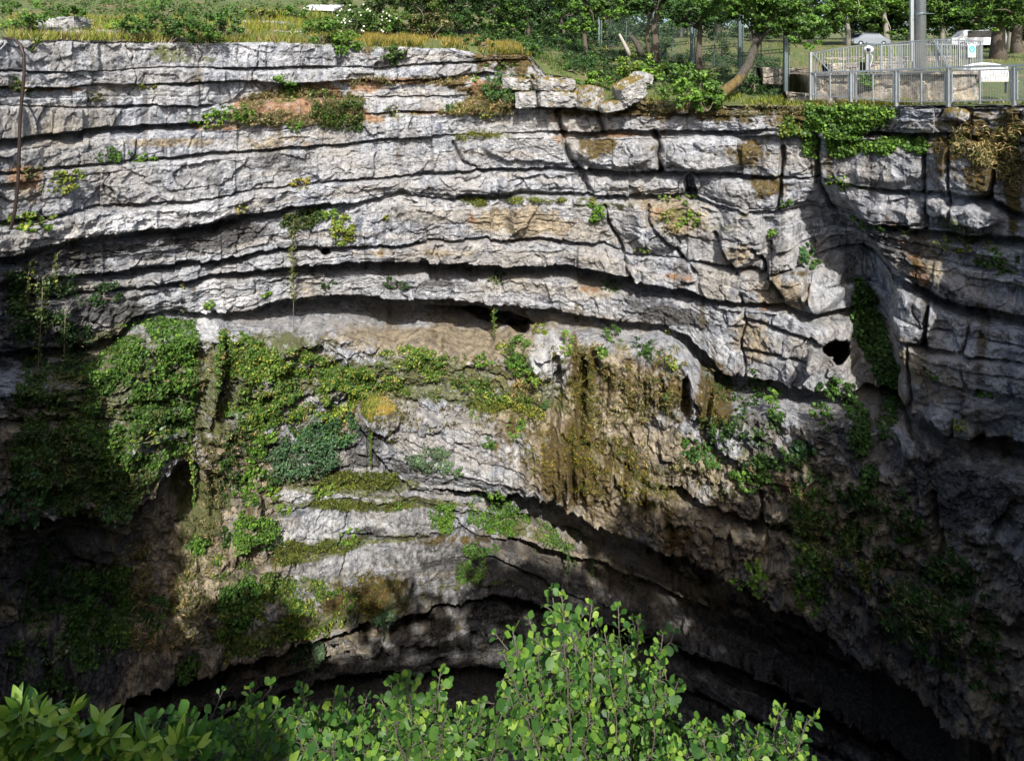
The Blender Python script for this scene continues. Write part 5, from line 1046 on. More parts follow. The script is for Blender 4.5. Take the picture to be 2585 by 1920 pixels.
for (px, py, D, r0, lb, kd) in TT_:
    b_ = on_ground(px, py, D)
    u_ = RS.uniform(-.9, .9); v_ = RS.uniform(.75, 1.25)
    tree(lb, b_, [(0, 0, -.4), (.1 + u_ * .15, 0, 1.5), (-.1 + u_ * .35, 0, 3), (.1 + u_ * .5, 0, 6)], r0 * v_, [((u_, 0, 4.2 * v_), (4.4 * v_, 3.0, 2.3)), ((RS.uniform(-3, 3), -1, RS.uniform(1.9, 3.2)), (RS.uniform(1.4, 3.2), 2, RS.uniform(.7, 1.3))), ((0, 0, 7.0), (4.5, 3.0, 2.2))], kd, 'dark', RS.uniform(.15, .7), 150, .27, 60, mb_mat=PB, nl=4)
# upper middle: thick dark scrub and trees
for (px, py, D, s_, kd, mk, lb) in [
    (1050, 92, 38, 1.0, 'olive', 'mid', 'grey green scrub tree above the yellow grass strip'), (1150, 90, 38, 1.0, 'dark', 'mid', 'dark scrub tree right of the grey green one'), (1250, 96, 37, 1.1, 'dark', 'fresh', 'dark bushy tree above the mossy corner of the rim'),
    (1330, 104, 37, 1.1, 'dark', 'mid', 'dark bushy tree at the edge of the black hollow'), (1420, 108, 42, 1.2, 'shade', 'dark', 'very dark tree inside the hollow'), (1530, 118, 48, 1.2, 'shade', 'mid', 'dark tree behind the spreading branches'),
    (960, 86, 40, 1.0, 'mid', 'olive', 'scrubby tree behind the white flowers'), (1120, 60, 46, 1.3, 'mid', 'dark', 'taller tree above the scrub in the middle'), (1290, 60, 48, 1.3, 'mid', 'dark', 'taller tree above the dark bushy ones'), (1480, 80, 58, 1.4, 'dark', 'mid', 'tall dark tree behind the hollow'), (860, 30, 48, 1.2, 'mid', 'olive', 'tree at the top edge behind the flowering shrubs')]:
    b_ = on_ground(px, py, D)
    tree(lb, b_, [(0, 0, -.4), (.1, 0, .8), (-.1, 0, 1.8), (.1, 0, 2.6)], .12 * s_, [((0, 0, 1.3 * s_), (1.9 * s_, 1.4, 1.2 * s_)), ((RS.uniform(-.6, .6), -.5, .6), (1.5 * s_, 1.0, .7)), ((0, 0, 2.9 * s_), (2.1 * s_, 1.5, 1.2 * s_))], kd, mk, .35, 130, .15, 50, nl=5, cat='tree', group='scrub trees above the rim')

# the wood closing the view beyond the field
def wood(label, x0, x1, Df, zb, zt, n_c, kind, mk, leaf):
    cen = []; rad = []
    for i in range(n_c):
        px = RS.uniform(x0, x1); D = Df + RS.uniform(-6, 6); g = on_ground(px, float(np.interp(D - np.interp(px, xs_, D0), tabE, tabY[:, int(np.clip(np.searchsorted(gcols, px), 0, len(gcols) - 1))])))
        h = zb + (zt - zb) * RS.rand() ** .8 * (.75 + .25 * float(vn(px * .02, 0.5, 640)))
        cen.append(((px - CX) / F * D, D, g.z + h)); rad.append(RS.uniform(.5, 1.5))
    V, T = clump_cloud(np.array(cen), np.array(rad), 46, leaf, kind, mk, .35, up=.8, flat=.6)
    o0_ = V.mean(0); o = leaves_obj('forest', V - o0_, T, M_LEAFD); o.location = o0_; tag(o, label, 'wood', None, 'stuff')
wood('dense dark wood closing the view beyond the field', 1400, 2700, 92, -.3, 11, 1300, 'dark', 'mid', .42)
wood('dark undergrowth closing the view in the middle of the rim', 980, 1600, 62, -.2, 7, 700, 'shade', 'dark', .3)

# shrubs standing on the ground behind the rim
def rim_shrub(name, cat, label, px, py, D, rx, ry, kind, mixk, leaf=.12, pm=.3, n_cl=None, per=40, group='shrubs along the rim', droop=.1, mat=None, flowers=0):
    """px, py: centre in the photo; rx, ry half sizes in photo pixels"""
    base = on_ground(px, py + ry, D); D = base.y; m = D / F; root = empty(name, base); tag(root, label, cat, group)
    Rx, Rz = rx * m, ry * m; n_cl = n_cl or max(8, int(34 * (Rx * Rz) ** .6))
    d = RS.normal(size=(n_cl, 3)); d /= np.linalg.norm(d, axis=1)[:, None]; d *= RS.rand(n_cl, 1) ** .4
    cen = d * np.array([Rx, min(Rx, Rz) * .8, Rz]) + np.array([0, 0, Rz]); cen[:, 2] = np.abs(cen[:, 2])
    rad = np.clip(min(Rx, Rz) * RS.uniform(.2, .42, n_cl), .08, .6)
    V, T = clump_cloud(cen, rad, per, leaf, kind, mixk, pm, up=.8, droop=droop); leaves_obj('foliage', V, T, mat or M_LEAFD, root)
    mb = MB()
    for i in range(6):
        c = cen[RS.randint(n_cl)]; mb.tube(limb_path((0, 0, -.05), c, .1, 4), [.03, .024, .018, .012, .006], 5)
    mb.build('stem', M_TWIG, root)
    if flowers:
        c = np.repeat(cen, 3, axis=0)[RS.permutation(n_cl * 3)[:flowers]]; c[:, 1] -= rad.mean() * 1.0; c += RS.normal(size=c.shape) * rad.mean() * .6
        Vf, Tf = leaf_arrays(c, np.full(len(c), .11), np.tile([.8, .78, .7, 1.0], (len(c), 1)), up=.3, aspect=1.0, out=np.tile([0, -1.0, 0], (len(c), 1)))
        leaves_obj('flower', Vf, Tf, M_LEAFD, root)
    return root
for a in [
 ('shrub', 'shrub', 'large light green shrub with round leaves spilling over the rim', 1738, 214, 27.6, 84, 56, 'fresh', 'mid', .17),
 ('shrub', 'shrub', 'low lobe of the round leaved shrub left of the leaning trunk', 1785, 248, 27.2, 44, 32, 'fresh', 'mid', .17),
 ('shrub', 'shrub', 'bright round leaved shrub behind the tilted white block', 1612, 170, 29.6, 74, 36, 'fresh', 'yellow', .17),
 ('shrub', 'shrub', 'trailing leafy shrub between the mossy stone and the white block', 1505, 206, 29.5, 60, 24, 'fresh', 'mid', .16),
 ('shrub', 'shrub', 'dark shrub in the shade behind the round leaved shrub', 1700, 172, 30.5, 60, 22, 'mid', 'dark', .14),
 ('shrub', 'shrub', 'dark leafless looking shrub against the long fence', 1815, 115, 32.5, 34, 34, 'dark', 'olive', .12),
 ('shrub', 'shrub', 'dark shrub under the leaning trunk', 1905, 212, 27.6, 34, 22, 'dark', 'mid', .13),
 ('shrub', 'shrub', 'dim shrub beside the gate post', 1975, 225, 27.0, 26, 16, 'dark', 'mid', .12),
 ('shrub', 'shrub', 'large deep green shrub above the rim at upper left', 430, 56, 31.0, 104, 50, 'mid', 'dark', .13),
 ('shrub', 'shrub', 'deep green shrub right end of the upper left thicket', 560, 56, 32.0, 64, 44, 'mid', 'dark', .13),
 ('shrub', 'shrub', 'lighter bush drooping over the rim below the thicket', 520, 88, 29.8, 50, 30, 'fresh', 'mid', .12),
 ('shrub', 'shrub', 'small lime green bush in the grass at upper left', 300, 66, 29.0, 26, 22, 'fresh', 'yellow', .12),
 ('shrub', 'shrub', 'bush with dark gaps left of the thicket', 345, 66, 29.5, 44, 38, 'mid', 'dark', .12),
 ('shrub', 'shrub', 'low green bush at the left edge of the grass slope', 70, 46, 26.5, 60, 38, 'mid', 'fresh', .12),
 ('shrub', 'shrub', 'bushy grass clump beside the outcrop', 80, 112, 23.4, 26, 18, 'mid', 'straw', .12),
 ('shrub', 'shrub', 'light bush right of the pale ledge', 815, 74, 34.0, 54, 40, 'mid', 'fresh', .13),
 ('shrub', 'shrub', 'tangled bush under the tree tops in the middle', 1080, 60, 37.0, 60, 36, 'olive', 'straw', .13),
 ('shrub', 'shrub', 'dark low bush right of the grass strip', 1210, 102, 33.0, 50, 16, 'dark', 'mid', .12),
 ('shrub', 'shrub', 'dim green bush at the broken end of the rim', 1340, 122, 32.5, 34, 20, 'mid', 'dark', .12),
 ('shrub', 'shrub', 'dim ground hugging bush in the tree shade', 1430, 165, 32.0, 60, 14, 'dark', 'mid', .12),
 ('shrub', 'shrub', 'dim bush below the pale dead stem', 1540, 160, 33.0, 44, 12, 'dark', 'mid', .12),
 ('shrub', 'shrub', 'dark green bush on the grass behind the yellow strip', 1150, 92, 35.0, 60, 12, 'mid', 'dark', .12),
 ('shrub', 'shrub', 'green bush at the top edge left of the thicket', 190, 36, 31, 50, 20, 'mid', 'fresh', .13),
 ('shrub', 'shrub', 'grassy bush at the top edge right of the thicket', 660, 34, 34, 56, 18, 'olive', 'yellow', .13),
 ('shrub', 'shrub', 'round bush at the top edge beside the white canopy', 745, 34, 36, 40, 22, 'mid', 'fresh', .13),
 ('shrub', 'shrub', 'small bush hanging among the stacked rim blocks', 1362, 232, 30, 26, 12, 'mid', 'yellow', .12),
 ('shrub', 'shrub', 'trailing green plant over the flat block top', 1350, 196, 30, 50, 11, 'olive', 'gold', .12),
 ('shrub', 'shrub', 'dry brown brush under the tilted white block', 1640, 262, 29, 40, 14, 'straw', 'olive', .12),
 ('shrub', 'shrub', 'green brush on the rim beyond the broken end', 1280, 168, 31, 60, 16, 'mid', 'olive', .12),
 ('shrub', 'shrub', 'agave like weed at the foot of the low fence', 2148, 238, 23.3, 12, 14, 'blue', 'grey', .16)]:
    rim_shrub(*a)
rim_shrub('flowering_shrub', 'shrub', 'flowering shrub dotted with white blossoms above the rim', 890, 52, 34.5, 56, 38, 'mid', 'olive', .13, flowers=46)
rim_shrub('flowering_shrub', 'shrub', 'second shrub with fewer white blossoms right of the first', 965, 60, 35.5, 50, 34, 'mid', 'olive', .13, flowers=22)

def brush(label, areas):
    VV, TT = [], []
    for (x0, x1, e0, e1, N, kd, mk, hg, lf) in areas:
        cen = []
        for i in range(N):
            px = RS.uniform(x0, x1); e_ = e0 + (e1 - e0) * RS.rand() ** 1.3; g = ground_at(px, e_)
            if float(vn(px * .018, e_ * .35, 650)) + RS.rand() * .8 < .1: continue
            cen.append((g.x, g.y, g.z + RS.rand() * hg))
        cen = np.array(cen); V, T = clump_cloud(cen, RS.uniform(.14, .45, len(cen)) * (1 + hg * .4), 26, lf, kd, mk, .35, up=.9, flat=.7); VV.append(V); TT.append(T)
    V = np.concatenate(VV); T = np.concatenate(TT); o0_ = V.mean(0); o = leaves_obj('undergrowth', V - o0_, T, M_LEAFD); o.location = o0_
    tag(o, label, 'undergrowth', None, 'stuff')
brush('shaded low undergrowth under the trees behind the rim', [(1340, 1980, 2.2, 14, 900, 'shade', 'dark', .35, .13), (1200, 1500, 3, 12, 350, 'dark', 'mid', .4, .13), (1340, 1700, 12, 26, 300, 'shade', 'dark', 1.2, .18)])  # dark leaf colours put the tree shade over the ground here
brush('low green scrub on the slope above the left rim', [(-60, 900, 7.5, 20, 420, 'mid', 'olive', .5, .14), (-60, 900, 2, 8, 160, 'mid', 'yellow', .2, .12), (880, 1300, 4, 10, 260, 'dark', 'olive', .4, .13)])
# grass along the rim: blades
def blades(label, areas):
    VV, TT = [], []
    for (x0, x1, e0, e1, N, kind, mk, hgt) in areas:
        px = RS.uniform(x0, x1, N); e = RS.uniform(e0, e1, N)
        k = vn(px * .02, e * .8, 77) + .5 * vn(px * .09, e * 2.2, 78) + .6 > RS.rand(N) * 1.0
        px = px[k]; e = e[k]; N = len(px)
        kc = np.clip(np.searchsorted(gcols, px), 0, len(gcols) - 1)
        P = np.array([ground_at(p, q)[:] for p, q in zip(px, e)])
        h = hgt * RS.uniform(.5, 1.3, N); a = RS.uniform(0, math.pi, N); w_ = .030
        dx = np.stack([np.cos(a) * w_, np.sin(a) * w_, np.zeros(N)], 1); ln = RS.normal(size=(N, 3)) * .35; ln[:, 2] = 1; ln *= h[:, None]
        V = np.stack([P - dx, P + dx, P + dx * .6 + ln * .6, P + ln * 1.0 + dx * .1], 1).reshape(-1, 3)
        VV.append(V); TT.append(np.repeat(tints(N, kind, None, mk, .35), 4, axis=0))
    V = np.concatenate(VV); T = np.concatenate(TT)
    return tag(leaves_obj('grass', V, T, M_GRASS), label, 'grass', None, 'stuff')
blades('grass and dry stalks growing along the rim', [(20, 860, .0, .6, 3600, 'yellow', 'straw', .34), (870, 1340, .0, .5, 1800, 'olive', 'gold', .3), (20, 860, .3, 9, 9000, 'yellow', 'straw', .32), (870, 1320, .1, 4, 6000, 'gold', 'straw', .30), (1300, 1650, .3, 5, 3000, 'olive', 'mid', .2), (1640, 2080, .1, 2.0, 4000, 'yellow', 'olive', .26), (2030, 2300, .05, .8, 2200, 'yellow', 'straw', .22), (2300, 2600, .05, .7, 500, 'olive', 'straw', .15), (1400, 2600, 10, 40, 3500, 'yellow', 'mid', .3), (620, 860, 2, 12, 2500, 'yellow', 'gold', .45)])
# ------------------------------------------------------------------ long fence behind the trees
posts = [(1512, 78, 146, 45), (1650, 60, 150, 40.5), (1746, 60, 158, 37), (1867, 66, 170, 32.5), (1983, 108, 232, 28.5)]
root = empty('mesh_fence', wpt(1745, 158, 37)); tag(root, 'long grey green mesh fence with double rails behind the leaning tree', 'fence'); O_ = root.location
pts3 = []
for (x, y0, y1, D) in posts:
    a = wpt(x, y1 + 4, D) - O_; b_ = wpt(x, y0 - 34 if x < 1900 else y0 - 10, D) - O_; pts3.append((a, b_))
    mb = MB(); mb.bar(a, b_, .16, .16); mb.bar(a + Vector((.2, .05, 0)), b_ + Vector((.2, .05, 0)), .06); mb.build('post', M_DKSTEEL, root)
for (a0, b0), (a1, b1), (ra, rb) in zip(pts3[:-1], pts3[1:], [((1530, 100), (1640, 92)), ((1660, 112), (1738, 104)), ((1755, 120), (1862, 110)), ((1872, 134), (1978, 124))]):
    mb = MB()
    Da = a0.y + O_.y; Db = a1.y + O_.y
    p = wpt(ra[0], ra[1], Da) - O_; q = wpt(rb[0], rb[1], Db) - O_
    for dz in (0, -.16): mb.bar(p + Vector((0, 0, dz)), q + Vector((0, 0, dz)), .035)
    for i in range(13):
        t = i / 12; mb.bar(p.lerp(q, t), p.lerp(q, t) + Vector((0, 0, -.16)), .02)
    mb.build('rail', M_DKSTEEL, root)
    mb = MB(); H_ = 1.9
    for i in range(40):
        t = (i + .5) / 40; c = p.lerp(q, t); mb.bar(c + Vector((0, .02, -.25)), c + Vector((0, .02, 1.5)), .007)
        g = a0.lerp(a1, t); mb.bar(g, Vector((g.x, g.y, c.z - .2)), .007)
    for k in range(8): mb.bar(p + Vector((0, .02, .1 + k * .19)), q + Vector((0, .02, .1 + k * .19)), .006)
    mid_ = p.lerp(q, .5); gm = a0.lerp(a1, .5); mb.bar(gm, mid_ + Vector((0, 0, 1.2)), .04)
    mb.build('mesh_panel', M_DKSTEEL, root)

# ------------------------------------------------------------------ low fence of mesh panels on the rim
LP = [(2046, 132, 247, 25.6), (2148, 183, 252, 24.2), (2262, 177, 263, 22.9), (2394, 171, 264, 21.3), (2560, 165, 260, 19.6), (2700, 160, 256, 18.2)]
root = empty('rim_fence', wpt(2262, 263, 22.9)); tag(root, 'low galvanised fence of wire mesh panels standing on the right rim', 'fence'); O_ = root.location
PT = []
for i, (x, y0, y1, D) in enumerate(LP):
    a = wpt(x, y1 + 6, D) - O_; b_ = wpt(x, y0, D) - O_; r_ = wpt(x, [184, 181, 177, 171, 166, 161][i], D) - O_
    PT.append((wpt(x, y1, D) - O_, r_)); mb = MB(); mb.bar(a, b_, .10, .10)
    if i in (0, 1): mb.bar(a + Vector((.2, 0, 0)), r_ + Vector((.2, 0, 0)), .06)
    mb.build('post', M_STEEL, root)
mb = MB()
for (a, r_), (a2, r2) in zip(PT[:-1], PT[1:]): mb.bar(r_ + Vector((0, -.02, 0)), r2 + Vector((0, -.02, 0)), .085, .07)
mb.build('top_rail', M_STEEL, root)
for (a, r_), (a2, r2) in zip(PT[:-1], PT[1:]):
    t0, t1 = .06, .94
    c = [a.lerp(a2, t0) + Vector((0, 0, .10)), a.lerp(a2, t1) + Vector((0, 0, .10)), r_.lerp(r2, t1) - Vector((0, 0, .12)), r_.lerp(r2, t0) - Vector((0, 0, .12))]
    mb = MB()
    for p, q in zip(c, c[1:] + c[:1]): mb.bar(p, q, .04)
    mb.bar(c[0].lerp(c[1], .5) - Vector((0, 0, .1)), c[3].lerp(c[2], .5), .05)
    mb.build('panel_frame', M_STEEL, root)
    mb = MB(); W_ = (c[1] - c[0]).length; H_ = (c[3] - c[0]).length
    nx_, nz_ = int(W_ / .075), int(H_ / .075)
    for i in range(1, nx_): mb.bar(c[0].lerp(c[1], i / nx_), c[3].lerp(c[2], i / nx_), .005)
    for i in range(1, nz_): mb.bar(c[0].lerp(c[3], i / nz_), c[1].lerp(c[2], i / nz_), .005)
    mb.build('wire_mesh', M_STEEL, root)

# ------------------------------------------------------------------ masonry of the platform, railing, pole
def masonry(label, pts, thick, group=None, mat=None, seedm=0):
    """a rough stone wall: pts = [(x, ytop, ybottom, D)...] along its front"""
    P = []; nseg = 26
    X_ = np.linspace(0, len(pts) - 1, nseg * (len(pts) - 1) + 1); base0 = wpt(pts[0][0], pts[0][2], pts[0][3])
    top = np.array([(wpt(p[0], p[1], p[3]) - base0)[:] for p in pts]); bot = np.array([(wpt(p[0], p[2] + 8, p[3]) - base0)[:] for p in pts])
    T_ = np.stack([np.interp(X_, range(len(pts)), top[:, i]) for i in range(3)], 1); B_ = np.stack([np.interp(X_, range(len(pts)), bot[:, i]) for i in range(3)], 1)
    rows = []; n_ = 26
    L_ = np.concatenate([[0], np.cumsum(np.hypot(np.diff(T_[:, 0]), np.diff(T_[:, 1])))])
    for j in range(n_ + 1):
        t = j / n_; R_ = B_ + (T_ - B_) * t
        f, e = facets(L_ * 1.1, L_ * 0 + t * 1.6, 900 + seedm, .5)
        R_ = R_.copy(); R_[:, 1] -= .10 * f + .06 * fbm(L_ * 4, L_ * 0 + t * 5, 910, 3) - .12 * (e < .06) 
        if j == n_: R_[:, 1] += .05
        rows.append(R_)
    back = rows[-1].copy(); back[:, 1] += thick; rows.append(back); bb = back.copy(); bb[:, 2] = B_[:, 2]; rows.append(bb)
    rows = np.array(rows); NRr, NCc = rows.shape[:2]; Vv = rows.reshape(-1, 3); q = grid_faces(NRr, NCc)
    me = np_mesh('stone_wall', Vv, q)
    bm = bmesh.new(); bm.from_mesh(me)
    be = [e for e in bm.edges if e.is_boundary]; bmesh.ops.holes_fill(bm, edges=be, sides=0); bmesh.ops.recalc_face_normals(bm, faces=bm.faces[:]); bm.to_mesh(me); bm.free()
    o = link('stone_wall', me, mat); o.location = base0
    return tag(o, label, 'wall', group)
mwall, n, b = newmat('old_masonry'); tc = nd(n, 'ShaderNodeTexCoord'); oc = tc.outputs['Object']
fa = noise(n, oc, 1.1, 5, .6, .3); fb = noise(n, mapping(n, oc, (3, 3, .6)), 1.5, 6, .65); fc = noise(n, oc, 12, 5, .7)
c = mixc(n, ramp(n, fa, .4, .62), (.42, .35, .25), (.17, .15, .13)); c = mixc(n, ramp(n, fb, .5, .66), c, (.50, .45, .36)); c = mixc(n, ramp(n, fc, .5, .75), c, (.10, .09, .08))
n.links.new(c, b.inputs['Base Color']); b.inputs['Roughness'].default_value = .92
bp = nd(n, 'ShaderNodeBump'); bp.inputs['Distance'].default_value = .06; n.links.new(fc, bp.inputs['Height']); n.links.new(bp.outputs[0], b.inputs['Normal'])
masonry('rough stained stone retaining wall of the platform behind the low fence', [(2052, 186, 258, 26.3), (2160, 184, 262, 25.0), (2280, 182, 266, 23.8), (2395, 178, 266, 22.4), (2472, 182, 262, 22.2)], 3.0, mat=mwall)
masonry('low block wall in the grass behind the left railing', [(2090, 160, 182, 31), (2168, 158, 182, 30.5)], .6, mat=mwall, seedm=3)
masonry('low block wall in the grass behind the middle railing', [(2195, 156, 180, 30), (2288, 154, 180, 29.6)], .6, mat=mwall, seedm=5)
masonry('dark stone wall beneath the long fence', [(1925, 170, 205, 29.8), (1990, 172, 205, 28.9), (2040, 172, 220, 28.0)], .6, mat=mwall, seedm=7)
masonry('broken brown stone terrace on the field', [(2085, 146, 156, 40), (2180, 142, 154, 40), (2300, 144, 156, 38), (2420, 140, 156, 38)], 1.0, mat=mwall, seedm=9)
masonry('low dark stone edge at the foot of the gate', [(1990, 232, 256, 26.9), (2044, 236, 258, 26.2)], .5, mat=mwall, seedm=11)
# platform floor
mb = MB(); Pf = [wpt(2052, 184, 26.2), wpt(2280, 180, 23.7), wpt(2395, 176, 22.3), wpt(2472, 180, 22.1)]
fp = Pf + [p + Vector((.8, 3.2, 0)) for p in Pf[::-1]]
fp = [Vector((p.x, p.y, Pf[0].z + .02)) for p in fp]; k_ = len(fp)
mb.add(fp + [p - Vector((0, 0, .12)) for p in fp], [tuple(range(k_)), tuple(range(2 * k_ - 1, k_ - 1, -1))] + [(i, (i + 1) % k_, k_ + (i + 1) % k_, k_ + i) for i in range(k_)])
tag(mb.build('platform', mwall), kind='structure')

root = empty('railing', wpt(2262, 177, 23.2)); tag(root, 'tall curved railing of upright steel bars around the platform', 'railing'); O_ = root.location
def arc(pts, n_):
    a = np.array([p for p in pts], float); t = np.linspace(0, len(a) - 1, n_)
    sx_ = [np.interp(t, range(len(a)), a[:, i]) for i in range(a.shape[1])]; return list(zip(*sx_))
RF = [(2048, 135, 183, 26.0), (2110, 124, 181, 25.3), (2170, 115, 180, 24.7), (2257, 109, 178, 23.8), (2310, 104, 176, 23.2), (2355, 101, 174, 22.7), (2396, 101, 172, 22.3), (2440, 103, 176, 23.4), (2480, 105, 180, 25.0)]
A_ = arc(RF, 74)
for nm_, i_, w_ in (('top_rail', 1, .045), ('bottom_rail', 2, .03)):
    mb = MB()
    for p, q in zip(A_[:-1], A_[1:]): mb.bar(wpt(p[0], p[i_], p[3]) - O_, wpt(q[0], q[i_], q[3]) - O_, w_)
    mb.build(nm_, M_STEEL, root)
mb = MB()
for i, p in enumerate(A_): mb.bar(wpt(p[0], p[1], p[3]) - O_, wpt(p[0], p[2], p[3]) - O_, .042 if i % 12 == 0 else .02)
mb.build('bars', M_STEEL, root)
mb = MB(); mb.bar(wpt(2050, 134, 25.95) - O_, wpt(2096, 181, 25.4) - O_, .075, .03); mb.bar(wpt(2358, 102, 22.6) - O_, wpt(2398, 172, 22.2) - O_, .075, .03); mb.build('brace', M_STEEL, root)
root = empty('railing', wpt(2262, 158, 27)); tag(root, 'second row of upright bars at the back of the platform', 'railing'); O_ = root.location
B_ = arc([(2195, 118, 172, 27.4), (2260, 114, 168, 27), (2330, 112, 166, 26.6), (2400, 113, 168, 26.2), (2470, 116, 174, 25.8)], 40)
mb = MB()
for p, q in zip(B_[:-1], B_[1:]): mb.bar(wpt(p[0], p[1], p[3]) - O_, wpt(q[0], q[1], q[3]) - O_, .04)
mb.build('rail', M_STEEL, root)
mb = MB()
for i, p in enumerate(B_): mb.bar(wpt(p[0], p[1], p[3]) - O_, wpt(p[0], p[2] + 6, p[3]) - O_, .05 if i % 8 == 0 else .02)
mb.build('bars', M_STEEL, root)

Dp = 24.6; b_ = wpt(2322, 186, Dp); root = empty('lamp_mast', b_); tag(root, 'thick galvanised steel mast rising out of the picture behind the railing', 'mast')
mb = MB(); mb.tube([(0, 0, 0), (.0, 0, 9)], [.225, .20], 24); mb.build('mast', M_STEEL, root)
mb = MB(); mb.tube([(0, 0, 2.42), (0, 0, 2.50)], [.245, .245], 20); mb.bar((0, -.24, 2.46), (.42, -.2, 2.46), .03); mb.bar((-.3, -.22, 2.4), (0, -.22, 2.46), .03); mb.build('clamp', M_DKSTEEL, root)
mb = MB(); mb.bar((-.33, .02, .5), (-.33, .02, 9), .13, .10); mb.build('cable_duct', M_STEEL, root)
mb = MB(); mb.tube([(.24, -.1, 1.22), (.3, -.12, 1.30), (.27, -.12, 1.38)], .035, 6); mb.build('bracket', M_RUST, root)

# security camera on its little post
b_ = wpt(2190, 182, 25.2); root = empty('security_camera', b_); tag(root, 'white dome security camera on a post at the platform railing', 'security camera')
mb = MB(); mb.bar((-.03, 0, 0), (-.03, 0, .82), .10); mb.build('post', M_STEEL, root)
bm = bmesh.new(); bmesh.ops.create_uvsphere(bm, u_segments=20, v_segments=12, radius=.17)
for v in bm.verts: v.co = Vector((v.co.x * 1.15 + .04, v.co.y, v.co.z + .95))
me = bpy.data.meshes.new('housing'); bm.to_mesh(me); bm.free()
for p in me.polygons: p.use_smooth = True
link('housing', me, M_WHITE, root)
mb = MB(); mb.tube([(-.04, -.10, .95), (-.04, -.19, .94)], [.085, .08], 16); mb.build('lens', M_GLASS, root)
mb = MB(); mb.bar((-.02, 0, 1.08), (-.02, 0, 1.26), .05); mb.build('aerial', M_DKSTEEL, root)
mb = MB(); mb.tube([(.08, 0, .8), (.2, 0, .7), (.18, 0, .45), (.1, 0, .2), (.1, 0, 0)], .012, 6); mb.build('cable', M_WHITE, root)

# notice on the railing: white board, blue ring with a white figure, a line of small blue marks
b_ = wpt(2452, 129, 23.35); root = empty('notice_board', b_); tag(root, 'white notice with a blue round emblem fixed to the railing', 'sign')
S_ = 23.35 / F; w_, h_ = 20 * S_, 32 * S_
mb = MB(); mb.box((0, -.03, 0), (w_, .012, h_)); mb.build('board', M_WHITE, root)
def disc(mb, cx_, cz_, r, y, n_=24, r2=None):
    if r2 is None: mb.add([(cx_ + r * math.cos(2 * math.pi * i / n_), y, cz_ + r * 1.15 * math.sin(2 * math.pi * i / n_)) for i in range(n_)], [tuple(range(n_))])
mb = MB(); disc(mb, 0, .06, .125, -.0405); mb.build('emblem', M_BLUE, root)
mb = MB(); disc(mb, 0, .06, .075, -.0415, 20); mb.build('emblem', simple('pale_blue_print', (.35, .62, .75), .5, 0, .05), root)
mb = MB()
for s_ in (-1, 1): mb.bar((s_ * .05, -.044, .0), (s_ * .03, -.044, .13), .02, .003)
mb.bar((-.03, -.044, .13), (0, -.044, .06), .018, .003); mb.bar((.03, -.044, .13), (0, -.044, .06), .018, .003); mb.build('emblem', M_BLUE, root)
mb = MB()
for i, x in enumerate((-.10, -.055, -.01, .035, .08)): mb.box((x + .01, -.0405, -.155), (.028, .003, .045 if i % 2 else .055))
mb.build('lettering', M_BLUE, root)

# bench
b_ = wpt(2500, 236, 23.6); root = empty('bench', b_); tag(root, 'pale slatted bench with an arched back on the gravel beside the platform', 'bench'); s_ = 23.6 / F
mb = MB()
for i in range(34):
    t = i / 33; x = (-58 + 118 * t) * s_; zt = (236 - (172 - 8 * math.sin(math.pi * t))) * s_; mb.bar((x, .25, .50), (x, .32, zt), .028, .02)
mb.build('backrest', M_WHITE, root)
mb = MB(); ptsb = [((-58 + 118 * t) * s_, .32, (236 - (170 - 9 * math.sin(math.pi * t))) * s_) for t in np.linspace(0, 1, 14)]
mb.tube(ptsb, .045, 8); mb.build('top_rail', M_WHITE, root)
mb = MB()
for k in range(5): mb.box((.0, -.2 + .10 * k, .48), (120 * s_, .07, .035))
mb.build('seat', M_WOOD, root)
for x in (-50 * s_, 52 * s_):
    mb = MB(); mb.bar((x, -.18, 0), (x, -.18, .47), .05); mb.bar((x, .25, 0), (x, .25, .5), .05); mb.bar((x, -.18, .45), (x, .25, .45), .04); mb.build('leg', M_DKSTEEL, root)

